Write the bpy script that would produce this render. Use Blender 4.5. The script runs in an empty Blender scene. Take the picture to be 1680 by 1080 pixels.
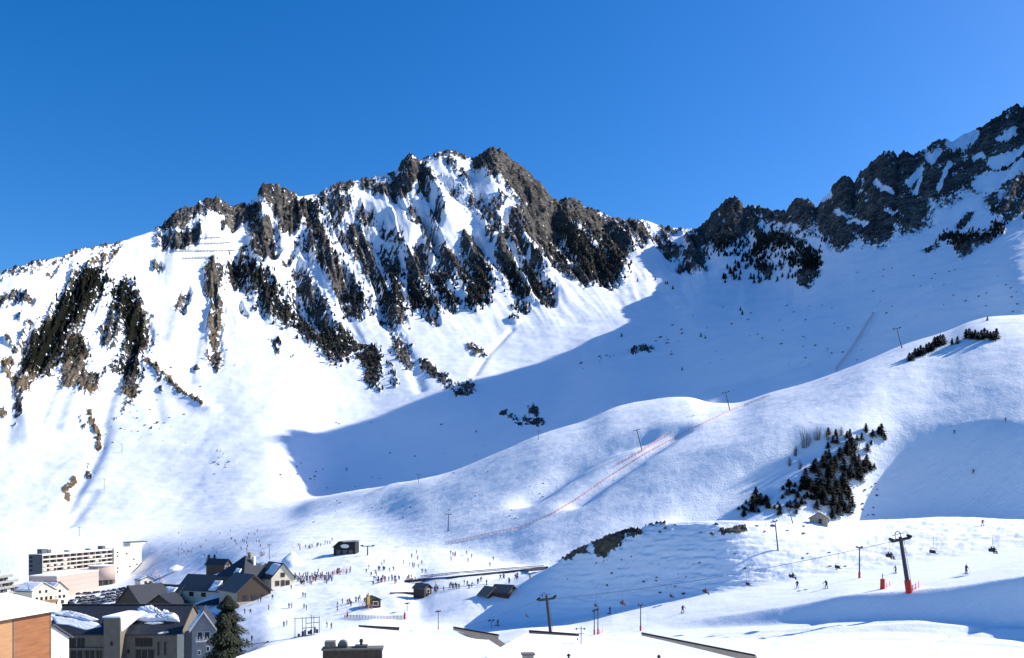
import bpy, bmesh, math, random
import numpy as np
from mathutils import Vector, Matrix

scene = bpy.context.scene
COL = scene.collection
F, PX, PY = 1455.0, 840.0, 830.0          # focal length in pixels, principal column, horizon row (1680 x 1080 frame)

# ---------------------------------------------------------------- camera
cam_data = bpy.data.cameras.new('camera')
cam = bpy.data.objects.new('camera', cam_data)
COL.objects.link(cam)
cam_data.sensor_width = 36.0
cam_data.lens = 36.0 * F / 1680.0
cam_data.shift_y = (PY - 540.0) / 1680.0
cam.location = (0, 0, 0)
cam.rotation_euler = (math.radians(90), 0, 0)
cam_data.clip_start = 1.0
cam_data.clip_end = 20000.0
scene.camera = cam

# ---------------------------------------------------------------- light
SUN_EL, SUN_BACK = 33.0, 14.0             # elevation; degrees behind the picture's right-hand perpendicular
e, b = math.radians(SUN_EL), math.radians(SUN_BACK)
SUN_DIR = Vector((math.cos(e) * math.cos(b), math.cos(e) * math.sin(b), math.sin(e)))
world = bpy.data.worlds.new('World')
scene.world = world
world.use_nodes = True
nt = world.node_tree
nt.nodes.clear()
w_out = nt.nodes.new('ShaderNodeOutputWorld')
w_bg = nt.nodes.new('ShaderNodeBackground')
sky = nt.nodes.new('ShaderNodeTexSky')
sky.sky_type = 'NISHITA'
sky.sun_disc = False
sky.sun_elevation = e
sky.sun_rotation = math.atan2(SUN_DIR.x, SUN_DIR.y)
sky.altitude = 2200
sky.air_density = 1.2
sky.dust_density = 3.8
sky.ozone_density = 4.0
w_bg.inputs['Strength'].default_value = 0.106
w_hs = nt.nodes.new('ShaderNodeHueSaturation')        # the clear mountain air of the photograph: a deeper blue all over
w_hs.inputs['Saturation'].default_value = 1.36
w_hs.inputs['Hue'].default_value = 0.508
nt.links.new(sky.outputs[0], w_hs.inputs['Color'])
nt.links.new(w_hs.outputs[0], w_bg.inputs['Color'])
nt.links.new(w_bg.outputs[0], w_out.inputs['Surface'])
sun_data = bpy.data.lights.new('sun', 'SUN')
sun_data.energy = 4.0
sun_data.angle = math.radians(0.5)
sun_data.color = (1.0, 0.96, 0.89)
sun = bpy.data.objects.new('sun', sun_data)
COL.objects.link(sun)
sun.rotation_euler = SUN_DIR.to_track_quat('Z', 'Y').to_euler()
vs = scene.view_settings
scene.display_settings.display_device = 'sRGB'
vs.view_transform = 'Standard'
vs.look = 'None'
vs.exposure = 0.82
vs.gamma = 1.0
vs.use_curve_mapping = False
scene.render.engine = 'CYCLES'
scene.cycles.max_bounces = 6
scene.cycles.diffuse_bounces = 4

def P(px, py, d):
    """world point seen at pixel (px, py) at depth d"""
    return Vector(((px - PX) / F * d, d, (PY - py) / F * d))

def X(px, d):
    return (px - PX) / F * d

def Z(py, d):
    return (PY - py) / F * d
# ---------------------------------------------------------------- noise
_rs = np.random.RandomState(7)
_perm = np.concatenate([_rs.permutation(512)] * 3)
_ga = _rs.rand(512) * 2 * np.pi
_gx, _gy = np.cos(_ga).astype(np.float32), np.sin(_ga).astype(np.float32)

def perlin(x, y, seed=0):
    x = np.asarray(x, np.float32) + np.float32(seed * 37.31); y = np.asarray(y, np.float32) + np.float32(seed * 17.77)
    xi = np.floor(x).astype(np.int32); yi = np.floor(y).astype(np.int32)
    xf = x - xi; yf = y - yi
    u = xf * xf * xf * (xf * (xf * 6 - 15) + 10); v = yf * yf * yf * (yf * (yf * 6 - 15) + 10)
    def g(ix, iy, fx, fy):
        h = _perm[_perm[ix & 511] + (iy & 511)]
        return _gx[h] * fx + _gy[h] * fy
    a = g(xi, yi, xf, yf); b_ = g(xi + 1, yi, xf - 1, yf)
    c = g(xi, yi + 1, xf, yf - 1); d = g(xi + 1, yi + 1, xf - 1, yf - 1)
    return 1.5 * (a + u * (b_ - a) + v * ((c + u * (d - c)) - (a + u * (b_ - a))))

def fbm(x, y, octaves=4, seed=0, gain=0.5):
    s, amp, n = 0, 1.0, 0
    for k in range(octaves):
        s = s + amp * perlin(x * 2 ** k, y * 2 ** k, seed + k); n += amp; amp *= gain
    return s / n

def ridged(x, y, octaves=4, seed=0, gain=0.5):
    s, amp, n = 0, 1.0, 0
    for k in range(octaves):
        s = s + amp * (1 - np.abs(perlin(x * 2 ** k, y * 2 ** k, seed + k)) * 1.6); n += amp; amp *= gain
    return s / n

def sstep(a, b_, x):
    t = np.clip((x - a) / (b_ - a), 0, 1)
    return t * t * (3 - 2 * t)

def pchip_slopes(h, dl, axis0=True):
    """h: (n-1, m) spacings, dl: (n-1, m) secants -> (n, m) slopes"""
    n = h.shape[0] + 1
    m = np.zeros((n,) + h.shape[1:])
    w1 = 2 * h[1:] + h[:-1]; w2 = h[1:] + 2 * h[:-1]
    same = dl[:-1] * dl[1:] > 0
    with np.errstate(divide='ignore', invalid='ignore'):
        hm = (w1 + w2) / (w1 / dl[:-1] + w2 / dl[1:])
    m[1:-1] = np.where(same, hm, 0)
    m[0] = dl[0]; m[-1] = dl[-1]
    return m

def pchip1(xk, yk, x):
    xk = np.asarray(xk, float); yk = np.asarray(yk, float)
    h = np.diff(xk)[:, None]; dl = np.diff(yk)[:, None] / h
    m = pchip_slopes(h, dl)[:, 0]
    i = np.clip(np.searchsorted(xk, x) - 1, 0, len(xk) - 2)
    hh = xk[i + 1] - xk[i]; t = np.clip((x - xk[i]) / hh, 0, 1)
    return (yk[i] * (1 + 2 * t) * (1 - t) ** 2 + hh * m[i] * t * (1 - t) ** 2 + yk[i + 1] * t * t * (3 - 2 * t) + hh * m[i + 1] * t * t * (t - 1))

# ---------------------------------------------------------------- terrain: feature lines of the land, near to far
# each line: (column, depth, row) ; a height instead of a row is written as a 4-tuple (column, depth, None, z)
L = []
L.append(dict(rows=14, k=[(-250,45,None,-48),(300,45,None,-46),(500,45,None,-42),(850,45,None,-30),(1930,45,None,-24)]))
L.append(dict(rows=45, k=[(-250,112,None,-47),(0,112,None,-47),(300,112,None,-46),(450,118,None,-42),(600,118,None,-35),(850,115,None,-25.5),(1000,113,None,-21.5),(1300,112,None,-20.2),(1680,112,None,-20.6),(1930,112,None,-21)]))
L.append(dict(rows=42, k=[(-250,200,None,-47),(0,200,None,-46.5),(300,200,None,-45),(380,200,None,-40),(450,200,None,-34.5),(600,200,None,-31.5),(700,190,None,-31.5),(850,176,1056),(950,175,1046),(1050,171,1037),(1200,161,1030),(1330,152,1023),(1400,147.5,1019),(1500,141,1018),(1600,136,1024),(1680,132,1031),(1930,120,1035)]))
L.append(dict(rows=22, k=[(-250,255,None,-48),(150,255,None,-47),(300,255,None,-44),(400,255,None,-36),(450,255,None,-33.5),(600,235,None,-31),(700,215,None,-32),(800,205,1042),(870,190,1036),(950,182,1041),(1080,176,1026),(1200,167,1008),(1330,158,988),(1400,153,975),(1500,147,968),(1600,142,957),(1680,138,945),(1930,126,915)]))
L.append(dict(rows=50, k=[(-250,310,None,-48),(150,310,None,-47.5),(250,310,None,-45),(300,310,None,-42),(400,310,None,-32),(480,310,None,-28.5),(540,300,None,-28),(600,262,None,-29.8),(650,240,None,-31),(700,229,1030),(760,229,1031),(830,229,1028),(870,228,1026),(960,221,1010),(1000,216,1003),(1100,208,985),(1200,202,970),(1300,199,955),(1440,197,935),(1500,196,925),(1600,194,912),(1680,192,900),(1930,188,865)]))
L.append(dict(rows=75, k=[(-250,420,None,-52),(150,420,None,-47.5),(250,410,None,-42),(300,400,None,-37),(400,380,None,-29.5),(480,360,None,-26),(550,345,None,-25),(600,310,None,-26),(650,262,None,-29.0),(690,243,1012),(720,241,1005),(760,243,988),(830,246,965),(900,245,935),(930,241,914),(960,237,897),(1000,232,880),(1040,228,868),(1080,225,859),(1200,219,855),(1350,228,857),(1450,240,853),(1550,246,849),(1680,246,853),(1930,244,858)]))
L.append(dict(rows=45, k=[(-250,520,None,-55),(150,520,None,-53),(250,510,None,-47),(300,500,None,-40),(400,430,None,-26),(480,410,None,-21),(600,400,None,-19),(700,385,None,-18.5),(830,340,None,-22),(900,310,None,-22),(1000,300,None,-18),(1200,300,None,-13),(1350,310,None,-11),(1450,330,None,-10),(1550,322,None,-8),(1680,302,None,-7),(1930,290,None,-7)]))
L.append(dict(rows=62, k=[(-250,610,None,-58),(0,615,None,-55),(120,625,None,-54),(215,645,None,-51),(255,625,None,-42),(300,605,None,-33.5),(400,540,883),(480,490,868),(600,475,858),(700,430,856),(780,408,850),(850,400,836),(900,396,821),(1000,400,774),(1100,396,738),(1200,382,722),(1320,365,705),(1400,363,700),(1470,366,693),(1510,365,690),(1590,356,689),(1680,342,687),(1930,320,680)]))
L.append(dict(rows=80, k=[(-250,680,905),(0,690,893),(150,712,884),(300,735,867),(400,715,852),(470,672,842),(515,645,822),(560,605,810),(640,555,797),(690,535,787),(730,530,778),(800,525,750),(840,520,733),(880,520,715),(920,522,702),(960,528,690),(1010,538,668),(1060,546,658),(1100,546,654),(1130,542,654),(1165,532,661),(1200,520,662),(1260,504,646),(1320,490,630),(1370,478,612),(1430,468,588),(1480,468,568),(1560,474,541),(1590,476,528),(1620,479,521),(1680,484,518),(1930,490,505)]))
L.append(dict(rows=40, k=[(-250,745,880),(0,758,868),(150,776,857),(300,800,838),(400,780,830),(470,800,818),(505,850,816),(540,890,812),(640,880,800),(730,850,786),(800,820,763),(880,780,733),(960,740,711),(1060,690,684),(1130,650,680),(1200,640,676),(1300,625,655),(1400,610,622),(1480,600,580),(1600,560,545),(1680,530,535),(1930,530,525)]))
L.append(dict(rows=75, k=[(-250,840,790),(0,875,775),(150,895,766),(300,915,750),(400,925,731),(470,955,716),(505,1000,712),(540,1030,706),(600,1050,695),(700,1060,668),(800,1060,655),(900,1030,650),(1000,1010,620),(1100,960,600),(1200,890,572),(1300,820,545),(1400,770,520),(1500,700,490),(1600,630,470),(1680,575,462),(1930,550,455)]))
L.append(dict(rows=130, k=[(-250,930,600),(0,980,615),(150,1075,590),(300,1180,560),(450,1290,530),(600,1340,525),(700,1350,525),(800,1370,525),(900,1400,510),(1000,1440,495),(1100,1480,478),(1150,1420,470),(1200,1420,457),(1260,1370,448),(1310,1230,436),(1350,1080,428),(1450,930,405),(1550,850,375),(1680,790,330),(1766,940,238),(1930,940,238)]))
SKY = [(-250,500),(0,452),(40,437),(100,424),(140,410),(200,398),(250,380),(270,368),(285,352),(300,343),(320,340),(340,328),(355,326),(368,332),(380,340),(410,335),(420,325),(428,310),(440,304),(455,304),(468,310),(475,318),(490,323),(520,320),(532,312),(545,305),(570,300),(600,295),(625,288),(640,284),(652,278),(660,264),(668,255),(675,251),(682,258),(692,264),(700,259),(720,250),(740,250),(760,256),(780,262),(790,253),(800,247),(812,243),(822,248),(830,258),(850,272),(870,285),(880,295),(890,305),(900,318),(908,328),(916,332),(930,325),(945,328),(958,338),(970,342),(985,348),(1000,355),(1015,362),(1030,361),(1060,362),(1075,368),(1090,372),(1120,376),(1140,376),(1155,369),(1170,350),(1178,342),(1185,335),(1195,327),(1206,326),(1213,330),(1221,341),(1230,340),(1240,338),(1255,344),(1270,346),(1290,349),(1297,338),(1303,329),(1312,325),(1325,327),(1334,334),(1340,341),(1350,326),(1362,315),(1368,305),(1375,297),(1386,290),(1396,293),(1402,302),(1407,290),(1420,276),(1435,265),(1446,254),(1458,249),(1466,250),(1473,259),(1480,251),(1490,252),(1500,256),(1512,250),(1522,243),(1533,233),(1545,229),(1554,228),(1562,233),(1580,222),(1610,211),(1620,202),(1640,190),(1652,180),(1665,175),(1680,176),(1692,174),(1766,-68),(2100,-68)]
SKYD = [(-250,1000),(0,1150),(200,1340),(450,1640),(650,1880),(815,1980),(900,2030),(1000,2150),(1120,2250),(1160,2050),(1200,1850),(1265,1660),(1290,1520),(1310,1460),(1344,1380),(1382,1300),(1440,1230),(1520,1180),(1600,1160),(1692,1155),(1766,1255),(2100,1255)]
L.append(dict(rows=230, sky=True))
L.append(dict(rows=30, drop=(100, 0.34)))
L.append(dict(rows=8, drop=(1400, 0.95)))

def columns():
    c = list(np.arange(-30, 1730.1, 1.8)); st = 1.8
    while c[-1] < 2095: st = min(9.0, st * 1.05); c.append(c[-1] + st)
    st = 1.8
    while c[0] > -245: st = min(9.0, st * 1.05); c.insert(0, c[0] - st)
    return np.array(c)
U = columns(); NU = len(U)
Dk, Zk = [], []
for ln in L:
    if 'k' in ln:
        xs = [k[0] for k in ln['k']]
        d = pchip1(xs, [k[1] for k in ln['k']], U)
        z = pchip1(xs, [(Z(k[2], k[1]) if k[2] is not None else k[3]) / k[1] for k in ln['k']], U) * d
    elif 'sky' in ln:
        d = pchip1([k[0] for k in SKYD], [k[1] for k in SKYD], U)
        row = np.interp(U, [k[0] for k in SKY], [k[1] for k in SKY])
        z = (PY - row) / F * d
        d_sky, z_sky = d, z
    else:
        # added unseen high shoulder past the right edge, shaped to cast the bowl's shadow
        out = sstep(1692, 1766, U)
        d = d_sky + ln['drop'][0] * (1 - out) + (342 if ln['drop'][0] < 500 else 900) * out
        z = (z_sky * (1 - ln['drop'][1]) - 60 * (ln['drop'][1] > 0.5)) * (1 - out) + (748 if ln['drop'][0] < 500 else 250) * out
    Dk.append(d); Zk.append(z)
Dk, Zk = np.array(Dk), np.array(Zk)
def smooth(a, s):
    w = np.exp(-0.5 * (np.arange(-3 * s, 3 * s + 1) / s) ** 2); w /= w.sum()
    return np.convolve(np.pad(a, 3 * s, mode='edge'), w, 'valid')
for i in range(len(L)):
    if i < len(L) - 3:
        Dk[i] = smooth(Dk[i], 5); Zk[i] = smooth(Zk[i], 4)
hk = np.diff(Dk, axis=0); dl = np.diff(Zk, axis=0) / hk
Mk = pchip_slopes(hk, dl)
# the skyline ridges break off sharply: their slope does not round to zero at the crest
Mk[12] = dl[11] * 0.9 * (1 - sstep(1692, 1766, U))
rowsD, rowsZ, rowsK = [], [], []
for i in range(len(L) - 1):
    n = L[i + 1]['rows']
    t = (np.arange(n) / n)[:, None]
    h = hk[i][None]
    rowsD.append(Dk[i][None] + t * h)
    rowsZ.append(Zk[i] * (1 + 2 * t) * (1 - t) ** 2 + h * Mk[i] * t * (1 - t) ** 2 + Zk[i + 1] * t * t * (3 - 2 * t) + h * Mk[i + 1] * t * t * (t - 1))
    rowsK.append(np.repeat(i + t, NU, axis=1))
rowsD.append(Dk[-1][None]); rowsZ.append(Zk[-1][None]); rowsK.append(np.full((1, NU), len(L) - 1.0))
D = np.concatenate(rowsD); ZZ = np.concatenate(rowsZ); K = np.concatenate(rowsK)
UU = np.repeat(U[None], len(D), axis=0)
XX = (UU - PX) / F * D
NV = len(D)
ROW = PY - ZZ / D * F                       # elevation of the bare land form, used to place rock and trees
# ---------------------------------------------------------------- relief and rock cover
def strokes(lst, u, r):
    """cover map: each stroke is a line of outcrops (points), half width, density"""
    m = np.zeros(u.shape, np.float32)
    for pts, w, dn in lst:
        pa = np.array(pts, float)
        lo, hi = pa.min(0) - 2.2 * w, pa.max(0) + 2.2 * w
        sel = (u > lo[0]) & (u < hi[0]) & (r > lo[1]) & (r < hi[1])
        if not sel.any(): continue
        x, y = u[sel], r[sel]
        best = np.full(x.shape, 1e9)
        if len(pa) == 1: best = np.hypot(x - pa[0, 0], y - pa[0, 1])
        for a, c in zip(pa[:-1], pa[1:]):
            v = c - a; L2 = (v ** 2).sum() + 1e-9
            t = np.clip(((x - a[0]) * v[0] + (y - a[1]) * v[1]) / L2, 0, 1)
            best = np.minimum(best, np.hypot(x - a[0] - t * v[0], y - a[1] - t * v[1]))
        m[sel] = np.maximum(m[sel], dn * (1 - sstep(0.35, 1.9, best / w)))
    return m

ROCKS = [
 ([(1712,150),(1722,60),(1745,-60)],34,1.2),([(1725,330),(1740,200),(1760,60)],30,1.1),([(1800,100),(1800,-40),(2050,-40)],70,.9),
 ([(30,520),(62,542)],5,.6),([(10,560),(22,575)],5,.7),([(150,640),(172,605)],4,.55),([(215,655),(190,690)],3,.5),([(80,452),(118,430)],5,.5),([(262,690),(250,700)],3,.6),([(395,500),(402,520)],4,.5),([(452,560),(458,576)],4,.6),([(60,600),(40,632)],7,.7),([(140,590),(150,640)],5,.6),([(25,700)],4,.6),([(130,690),(140,700)],3,.6),([(480,585)],3,.6),([(600,620),(622,640)],5,.6),([(540,590),(556,600)],5,.6),([(640,600),(650,628)],5,.6),
 ([(690,258),(740,252),(778,262)],5,.75),([(860,440),(900,470)],10,.8),
 # left shoulder and its outcrops
 ([(0,448),(60,436)],9,.62),([(70,433),(140,414)],6,.45),([(0,492),(40,488)],9,.8),([(45,492)],8,.9),([(150,405),(205,396)],5,.5),
 ([(272,368),(318,345)],15,1.0),([(272,395),(320,385)],13,.95),([(345,335),(415,352)],15,1.0),([(395,350),(370,370)],9,.8),([(440,312),(468,335),(478,360)],17,1.2),
 ([(432,370),(432,402)],19,1.15),([(505,345),(522,390),(532,432)],13,1.05),([(545,330),(600,350)],13,.85),([(530,325),(570,305)],10,.9),([(160,428),(195,405)],9,.62),
 ([(145,462),(110,520),(68,585)],25,1.1),([(95,530),(118,490)],18,.95),([(168,458),(162,480)],9,.8),([(205,482),(222,530),(225,560)],19,1.05),([(190,505),(180,555)],15,.8),
 ([(60,560),(48,600)],20,1.0),([(126,575),(118,620),(146,625)],17,1.15),([(15,600),(35,635)],12,.95),([(0,675)],10,.9),([(30,645),(28,680)],7,.8),
 ([(216,575),(215,640)],14,1.05),([(238,590),(262,615),(300,648),(330,665)],4,.9),([(255,600),(262,640)],4,.7),([(190,600),(215,590)],9,.85),([(145,680),(158,700),(162,730)],5,.9),([(112,812),(106,800),(120,790)],6,1.05),([(144,765),(150,780)],4,.8),
 ([(352,440),(348,480)],12,.95),([(356,500),(352,555),(355,600)],9,.95),([(345,585)],9,.8),([(256,440)],8,.8),([(305,480),(296,505)],8,.85),([(325,603)],5,.9),
 ([(385,430),(392,455)],14,.95),([(415,445),(400,415)],9,.8),([(430,470),(450,500),(490,520)],20,.95),([(500,480),(520,540),(560,570)],22,1.0),([(545,440),(560,470),(580,500)],17,1.0),([(515,400),(540,440)],16,.85),
 ([(488,440),(505,470)],12,.8),([(455,560)],7,.75),([(420,510)],6,.6),([(470,420),(490,400)],8,.6),
 # central buttresses and gullies of the summit
 ([(560,365),(590,395),(640,430)],20,.85),([(575,470),(600,500)],13,.85),([(600,410),(640,470),(650,520)],19,.9),([(630,360),(665,400)],14,.7),
 ([(655,300),(690,290),(668,268)],17,1.1),([(700,298),(720,350)],13,.72),([(650,305),(700,365),(720,400)],10,.78),([(720,290),(750,310),(790,340)],9,.6),([(735,262),(770,300)],8,.62),([(600,300),(645,318)],10,.85),
 ([(690,400),(680,440),(680,490)],17,1.0),([(720,440),(712,500)],14,.95),([(735,420),(760,450)],15,.95),([(700,500),(712,525)],9,.8),([(735,480),(745,500)],10,.8),
 ([(770,400),(790,460),(780,490)],17,1.0),([(820,380),(840,440),(860,470)],20,1.0),([(790,340),(830,380)],15,.72),([(800,340),(830,330)],11,.7),([(850,370),(880,430)],20,.98),([(870,350),(920,410)],22,.98),([(880,460),(898,490)],11,1.0),([(800,495)],9,.9),([(848,500),(860,502)],9,.8),([(845,525)],5,.7),
 ([(798,256),(830,272),(860,300),(895,335),(910,360)],22,1.3),([(920,345),(960,395),(1000,435)],24,1.15),([(900,395),(935,430),(960,445)],17,1.05),([(945,340),(990,380),(1015,400)],20,1.08),([(930,400),(1010,440)],12,.95),
 ([(1035,370),(1075,390),(1105,412)],11,.95),([(1015,368),(1050,395)],10,.85),([(1085,375),(1120,382)],5,.7),([(640,525),(662,580)],8,.7),([(560,545),(590,580)],12,.9),([(608,585),(612,615)],15,1.05),([(656,570),(668,590)],12,.85),([(695,600),(720,615),(735,630)],9,.9),([(750,640),(772,640)],9,.85),([(775,570),(790,578)],8,.75),([(700,520)],6,.7),
 ([(825,678),(850,690),(880,692)],6,.72),([(872,672),(884,690)],6,.9),([(1040,575),(1065,572)],5,.8),
 # col block, dome, right wall
 ([(1205,342),(1215,370),(1240,385)],27,1.35),([(1175,362),(1150,390),(1140,420)],17,1.1),([(1185,375),(1185,400)],14,1.1),([(1122,435),(1150,438)],9,.95),([(1245,350),(1285,358)],11,.95),([(1310,340),(1320,352)],20,1.3),
 ([(1350,345),(1380,380)],24,1.2),([(1385,305),(1400,350),(1440,372)],26,1.3),([(1440,280),(1460,330),(1490,345)],30,1.3),([(1480,265),(1520,300),(1550,300)],26,1.1),([(1540,245),(1570,270),(1585,285)],20,1.0),([(1580,232),(1610,222)],10,.72),
 ([(1615,225),(1600,290)],20,1.1),([(1640,200),(1660,230),(1650,270)],24,1.15),([(1675,190),(1680,250)],22,1.1),([(1575,300),(1640,290),(1690,270)],10,.95),([(1590,350),(1575,370)],6,.85),([(1630,330),(1650,350)],13,.95),([(1665,340),(1690,320)],15,1.0),([(1640,375),(1610,392),(1560,392)],9,1.0),([(1580,402)],15,1.15),([(1552,388)],9,.9),([(1515,412),(1540,402)],5,.8),([(1700,300),(1800,250)],50,1.1),
 ([(1200,410),(1240,400)],9,.75),([(1260,395),(1310,405)],10,.85),([(1250,430),(1262,445)],9,.85),([(1330,425),(1322,455)],14,1.1),([(1300,430)],10,.8),
 ([(1270,385),(1330,380)],9,.55),
 # outcrops of the near hillock and slope
 ([(925,915),(960,902)],6,.95),([(988,902),(1006,888)],13,1.3),([(1015,880),(1048,874)],6,1.05),([(1185,873),(1222,870)],5,1.0),([(1060,860),(1090,858)],2.5,.8),
]
wu = 7 * fbm(UU / 26, ROW / 26, 3, 11); wr = 7 * fbm(UU / 26, ROW / 26, 3, 15)
mount = sstep(9.4, 10.2, K) * (1 - sstep(12.3, 13.0, K))
front = (K < 12.5)
cover = strokes(ROCKS, UU + wu, ROW + wr) * front
near = K < 6.2
cover_near = strokes(ROCKS[-5:], UU + wu * .4, ROW + wr * .4) * ((K > 3.6) & near)
cover = np.where(near, cover_near, np.where(K < 8.1, 0, cover))
# slanted coordinates: ribs run down the fall line, leaning right under the summit and left on the shoulder
lean = np.interp(U, [-250, 100, 400, 600, 800, 1000, 1120, 1200, 1400, 1680, 1930], [-.5, -.35, .05, .3, .62, .75, .6, .2, -.35, -.55, -.5])[None]
S = UU - lean * (ROW - 450.0)
rib_a = ridged(S / 62 + .3 * fbm(UU / 90, ROW / 90, 2, 5), ROW / 300, 3, 21)
rib_b = ridged(S / 22, ROW / 110 + .2 * fbm(UU / 40, ROW / 40, 2, 8), 3, 31)
fine = fbm(S / 5.5, ROW / 8, 4, 41, .62)
crag = .5 * ridged(S / 7, ROW / 16, 3, 51, .65) + .5 * ridged((UU + ROW * .4) / 4.5, (ROW - UU * .3) / 7, 3, 55, .65)
strata = perlin((UU * .5 + ROW) / 7, (UU - ROW) / 60, 61)
grit = fbm(UU / 2.8, ROW / 3.2, 3, 45, .7)
on = cover > .02
leftm0 = .35 + .65 * (1 - sstep(1120, 1200, UU))
ledge = sstep(.08, .5, fbm((UU + .5 * ROW) / 8, (ROW - .4 * UU) / 5, 3, 91, .6))
rockf = np.minimum(cover, 1.12) * .90 + on * .42 * fbm(S / 15, ROW / 13, 3, 101, .6) * (cover < 1.2) * leftm0 - on * .42 * ledge * (cover < 1.25) + on * (.34 * (rib_b - .62) + .52 * fine + .60 * grit + .24 * strata)
SNOWP = [([(1436,300),(1462,318)],5,1),([(1492,300),(1512,280)],5,1),([(1540,308),(1558,270)],3,1),([(1500,318),(1512,292)],2.5,1),([(1372,346),(1402,350)],4,1),([(1395,360),(1420,365)],4,.9),([(1350,330),(1362,320)],4,.8),([(1640,232),(1664,214)],6,1),([(1600,262),(1612,258)],4,1),([(1630,270),(1690,240)],7,1),([(1606,300),(1680,275)],9,1),([(1560,240),(1600,222)],7,.9),([(1525,262),(1545,250)],5,.8),([(1250,372),(1262,378)],6,1),([(1180,428),(1230,392)],10,.9),([(1222,432),(1300,415)],6,.8),([(1455,345),(1480,352)],4,.7),
         ([(680,300),(640,372)],5,.7),([(730,300),(700,330)],6,.7),([(775,300),(740,372)],5,.6),([(840,345),(800,420)],4,.6),([(880,400),(850,440)],3,.6),([(620,330),(660,392)],5,.7),([(905,385),(940,430)],3.5,.7),([(860,395),(905,450)],3.5,.7),([(835,400),(870,470)],3.5,.75),([(800,400),(822,470)],3.5,.75),([(745,440),(765,490)],3.5,.75),([(700,440),(725,500)],3.5,.7),([(660,420),(668,500)],3.5,.7),([(615,400),(640,470)],3.5,.7),([(575,440),(620,520)],3.5,.7),([(520,440),(560,520)],3.5,.75),([(485,470),(520,540)],3.5,.7),([(940,370),(985,415)],3,.7),([(530,345),(545,400)],3.5,.7),([(440,340),(430,362)],3,.7),([(590,330),(560,372)],5,.6)]
rockf = rockf - .95 * strokes(SNOWP, UU + .5 * wu, ROW + .5 * wr) * front
rock = sstep(.40, .60, rockf)
hillrock = (K < 6.2)
# heights: land form + ribs + crags where rock breaks through
leftm = 1 - sstep(1120, 1200, UU)
high = sstep(10.5, 11.3, K) * (1 - sstep(12.15, 12.6, K))
amp = D / 1500.0
edge = 1 - .92 * np.exp(-((K - 12.0) / .14) ** 2)
dz = (rib_a - .62) * ((38 * leftm + 14 * (1 - leftm)) * high * (.16 + .84 * sstep(.0, .5, cover)) * edge) * amp * (.35 + .65 * sstep(240, 420, UU))
dz += (rib_b - .62) * (20 * leftm + 9 * (1 - leftm)) * amp * edge * high * (.06 + .94 * sstep(.1, .6, cover))
dz += rock * amp * mount * (2.2 + 9 * (crag - .6) + 4 * fine + 3.0 * grit)
dz += np.where(hillrock, rock * (.5 + 1.1 * (crag - .5)) * D / 230., 0)
# jagged crest
dz += np.exp(-((K - 12.0) / .06) ** 2) * amp * sstep(.3, .8, cover) * (3.5 * (ridged(UU / 9, ROW * 0, 3, 71) - .6))
# broken crest of that added unseen ridge, to fray its shadow edge
dz += sstep(1705, 1745, UU) * ((K > 11.2) & (K < 13.2)) * 22 * (ridged(D / 34, UU / 60, 4, 99, .6) - .62)
# snow undulation: dunes, hollows and wind ripples, scaled with distance
und = fbm(XX / 60, D / 60, 3, 81) * (1.0 + 1.4 * sstep(8.4, 9, K)) * sstep(250, 500, D) * (1 - rock)
und += fbm(XX / 15, D / 9, 4, 84, .55) * .55 * sstep(150, 300, D) * (1 - rock)
und += fbm(XX / 5 + D / 14, D / 9 - XX / 20, 3, 87) * .10 * (1 - sstep(300, 500, D))
und += (fbm(UU / 45 + ROW / 90, ROW / 7, 4, 95, .6) * .75) * sstep(3.95, 4.3, K) * (1 - sstep(4.85, 5.0, K)) * sstep(860, 960, UU)
und += fbm(UU / 70, ROW / 14 + UU / 60, 4, 97, .55) * .9 * sstep(8.8, 9.5, K) * (1 - sstep(11.2, 11.8, K)) * (1 - rock)
dz += und * (1 - np.exp(-((K - 8.0) / .18) ** 2) * .6)


def on_base(u, row, kmin, kmax):
    """point of the bare land form seen at (column, row) between feature lines kmin and kmax"""
    j = int(np.argmin(np.abs(U - u)))
    sel = np.where((K[:, j] >= kmin) & (K[:, j] <= kmax))[0]
    i = sel[int(np.argmin(np.abs(ROW[sel, j] - row)))]
    return XX[i, j], D[i, j]

def swell(pts, w, h, kmin, kmax):
    """long swell (h > 0) or hollow (h < 0) of the snow along a line of (column, row)"""
    pa = np.array([on_base(p[0], p[1], kmin, kmax) for p in pts])
    lo, hi = pa.min(0) - 3 * w, pa.max(0) + 3 * w
    sel = (XX > lo[0]) & (XX < hi[0]) & (D > lo[1]) & (D < hi[1]) & (K > kmin - 1) & (K < kmax + 1)
    x, y = XX[sel], D[sel]
    best = np.full(x.shape, 1e9)
    for a, c in zip(pa[:-1], pa[1:]):
        v = c - a; L2 = (v ** 2).sum()
        t = np.clip(((x - a[0]) * v[0] + (y - a[1]) * v[1]) / L2, 0, 1)
        best = np.minimum(best, np.hypot(x - a[0] - t * v[0], y - a[1] - t * v[1]))
    dz[sel] += h * np.exp(-(best / w) ** 2)

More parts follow.
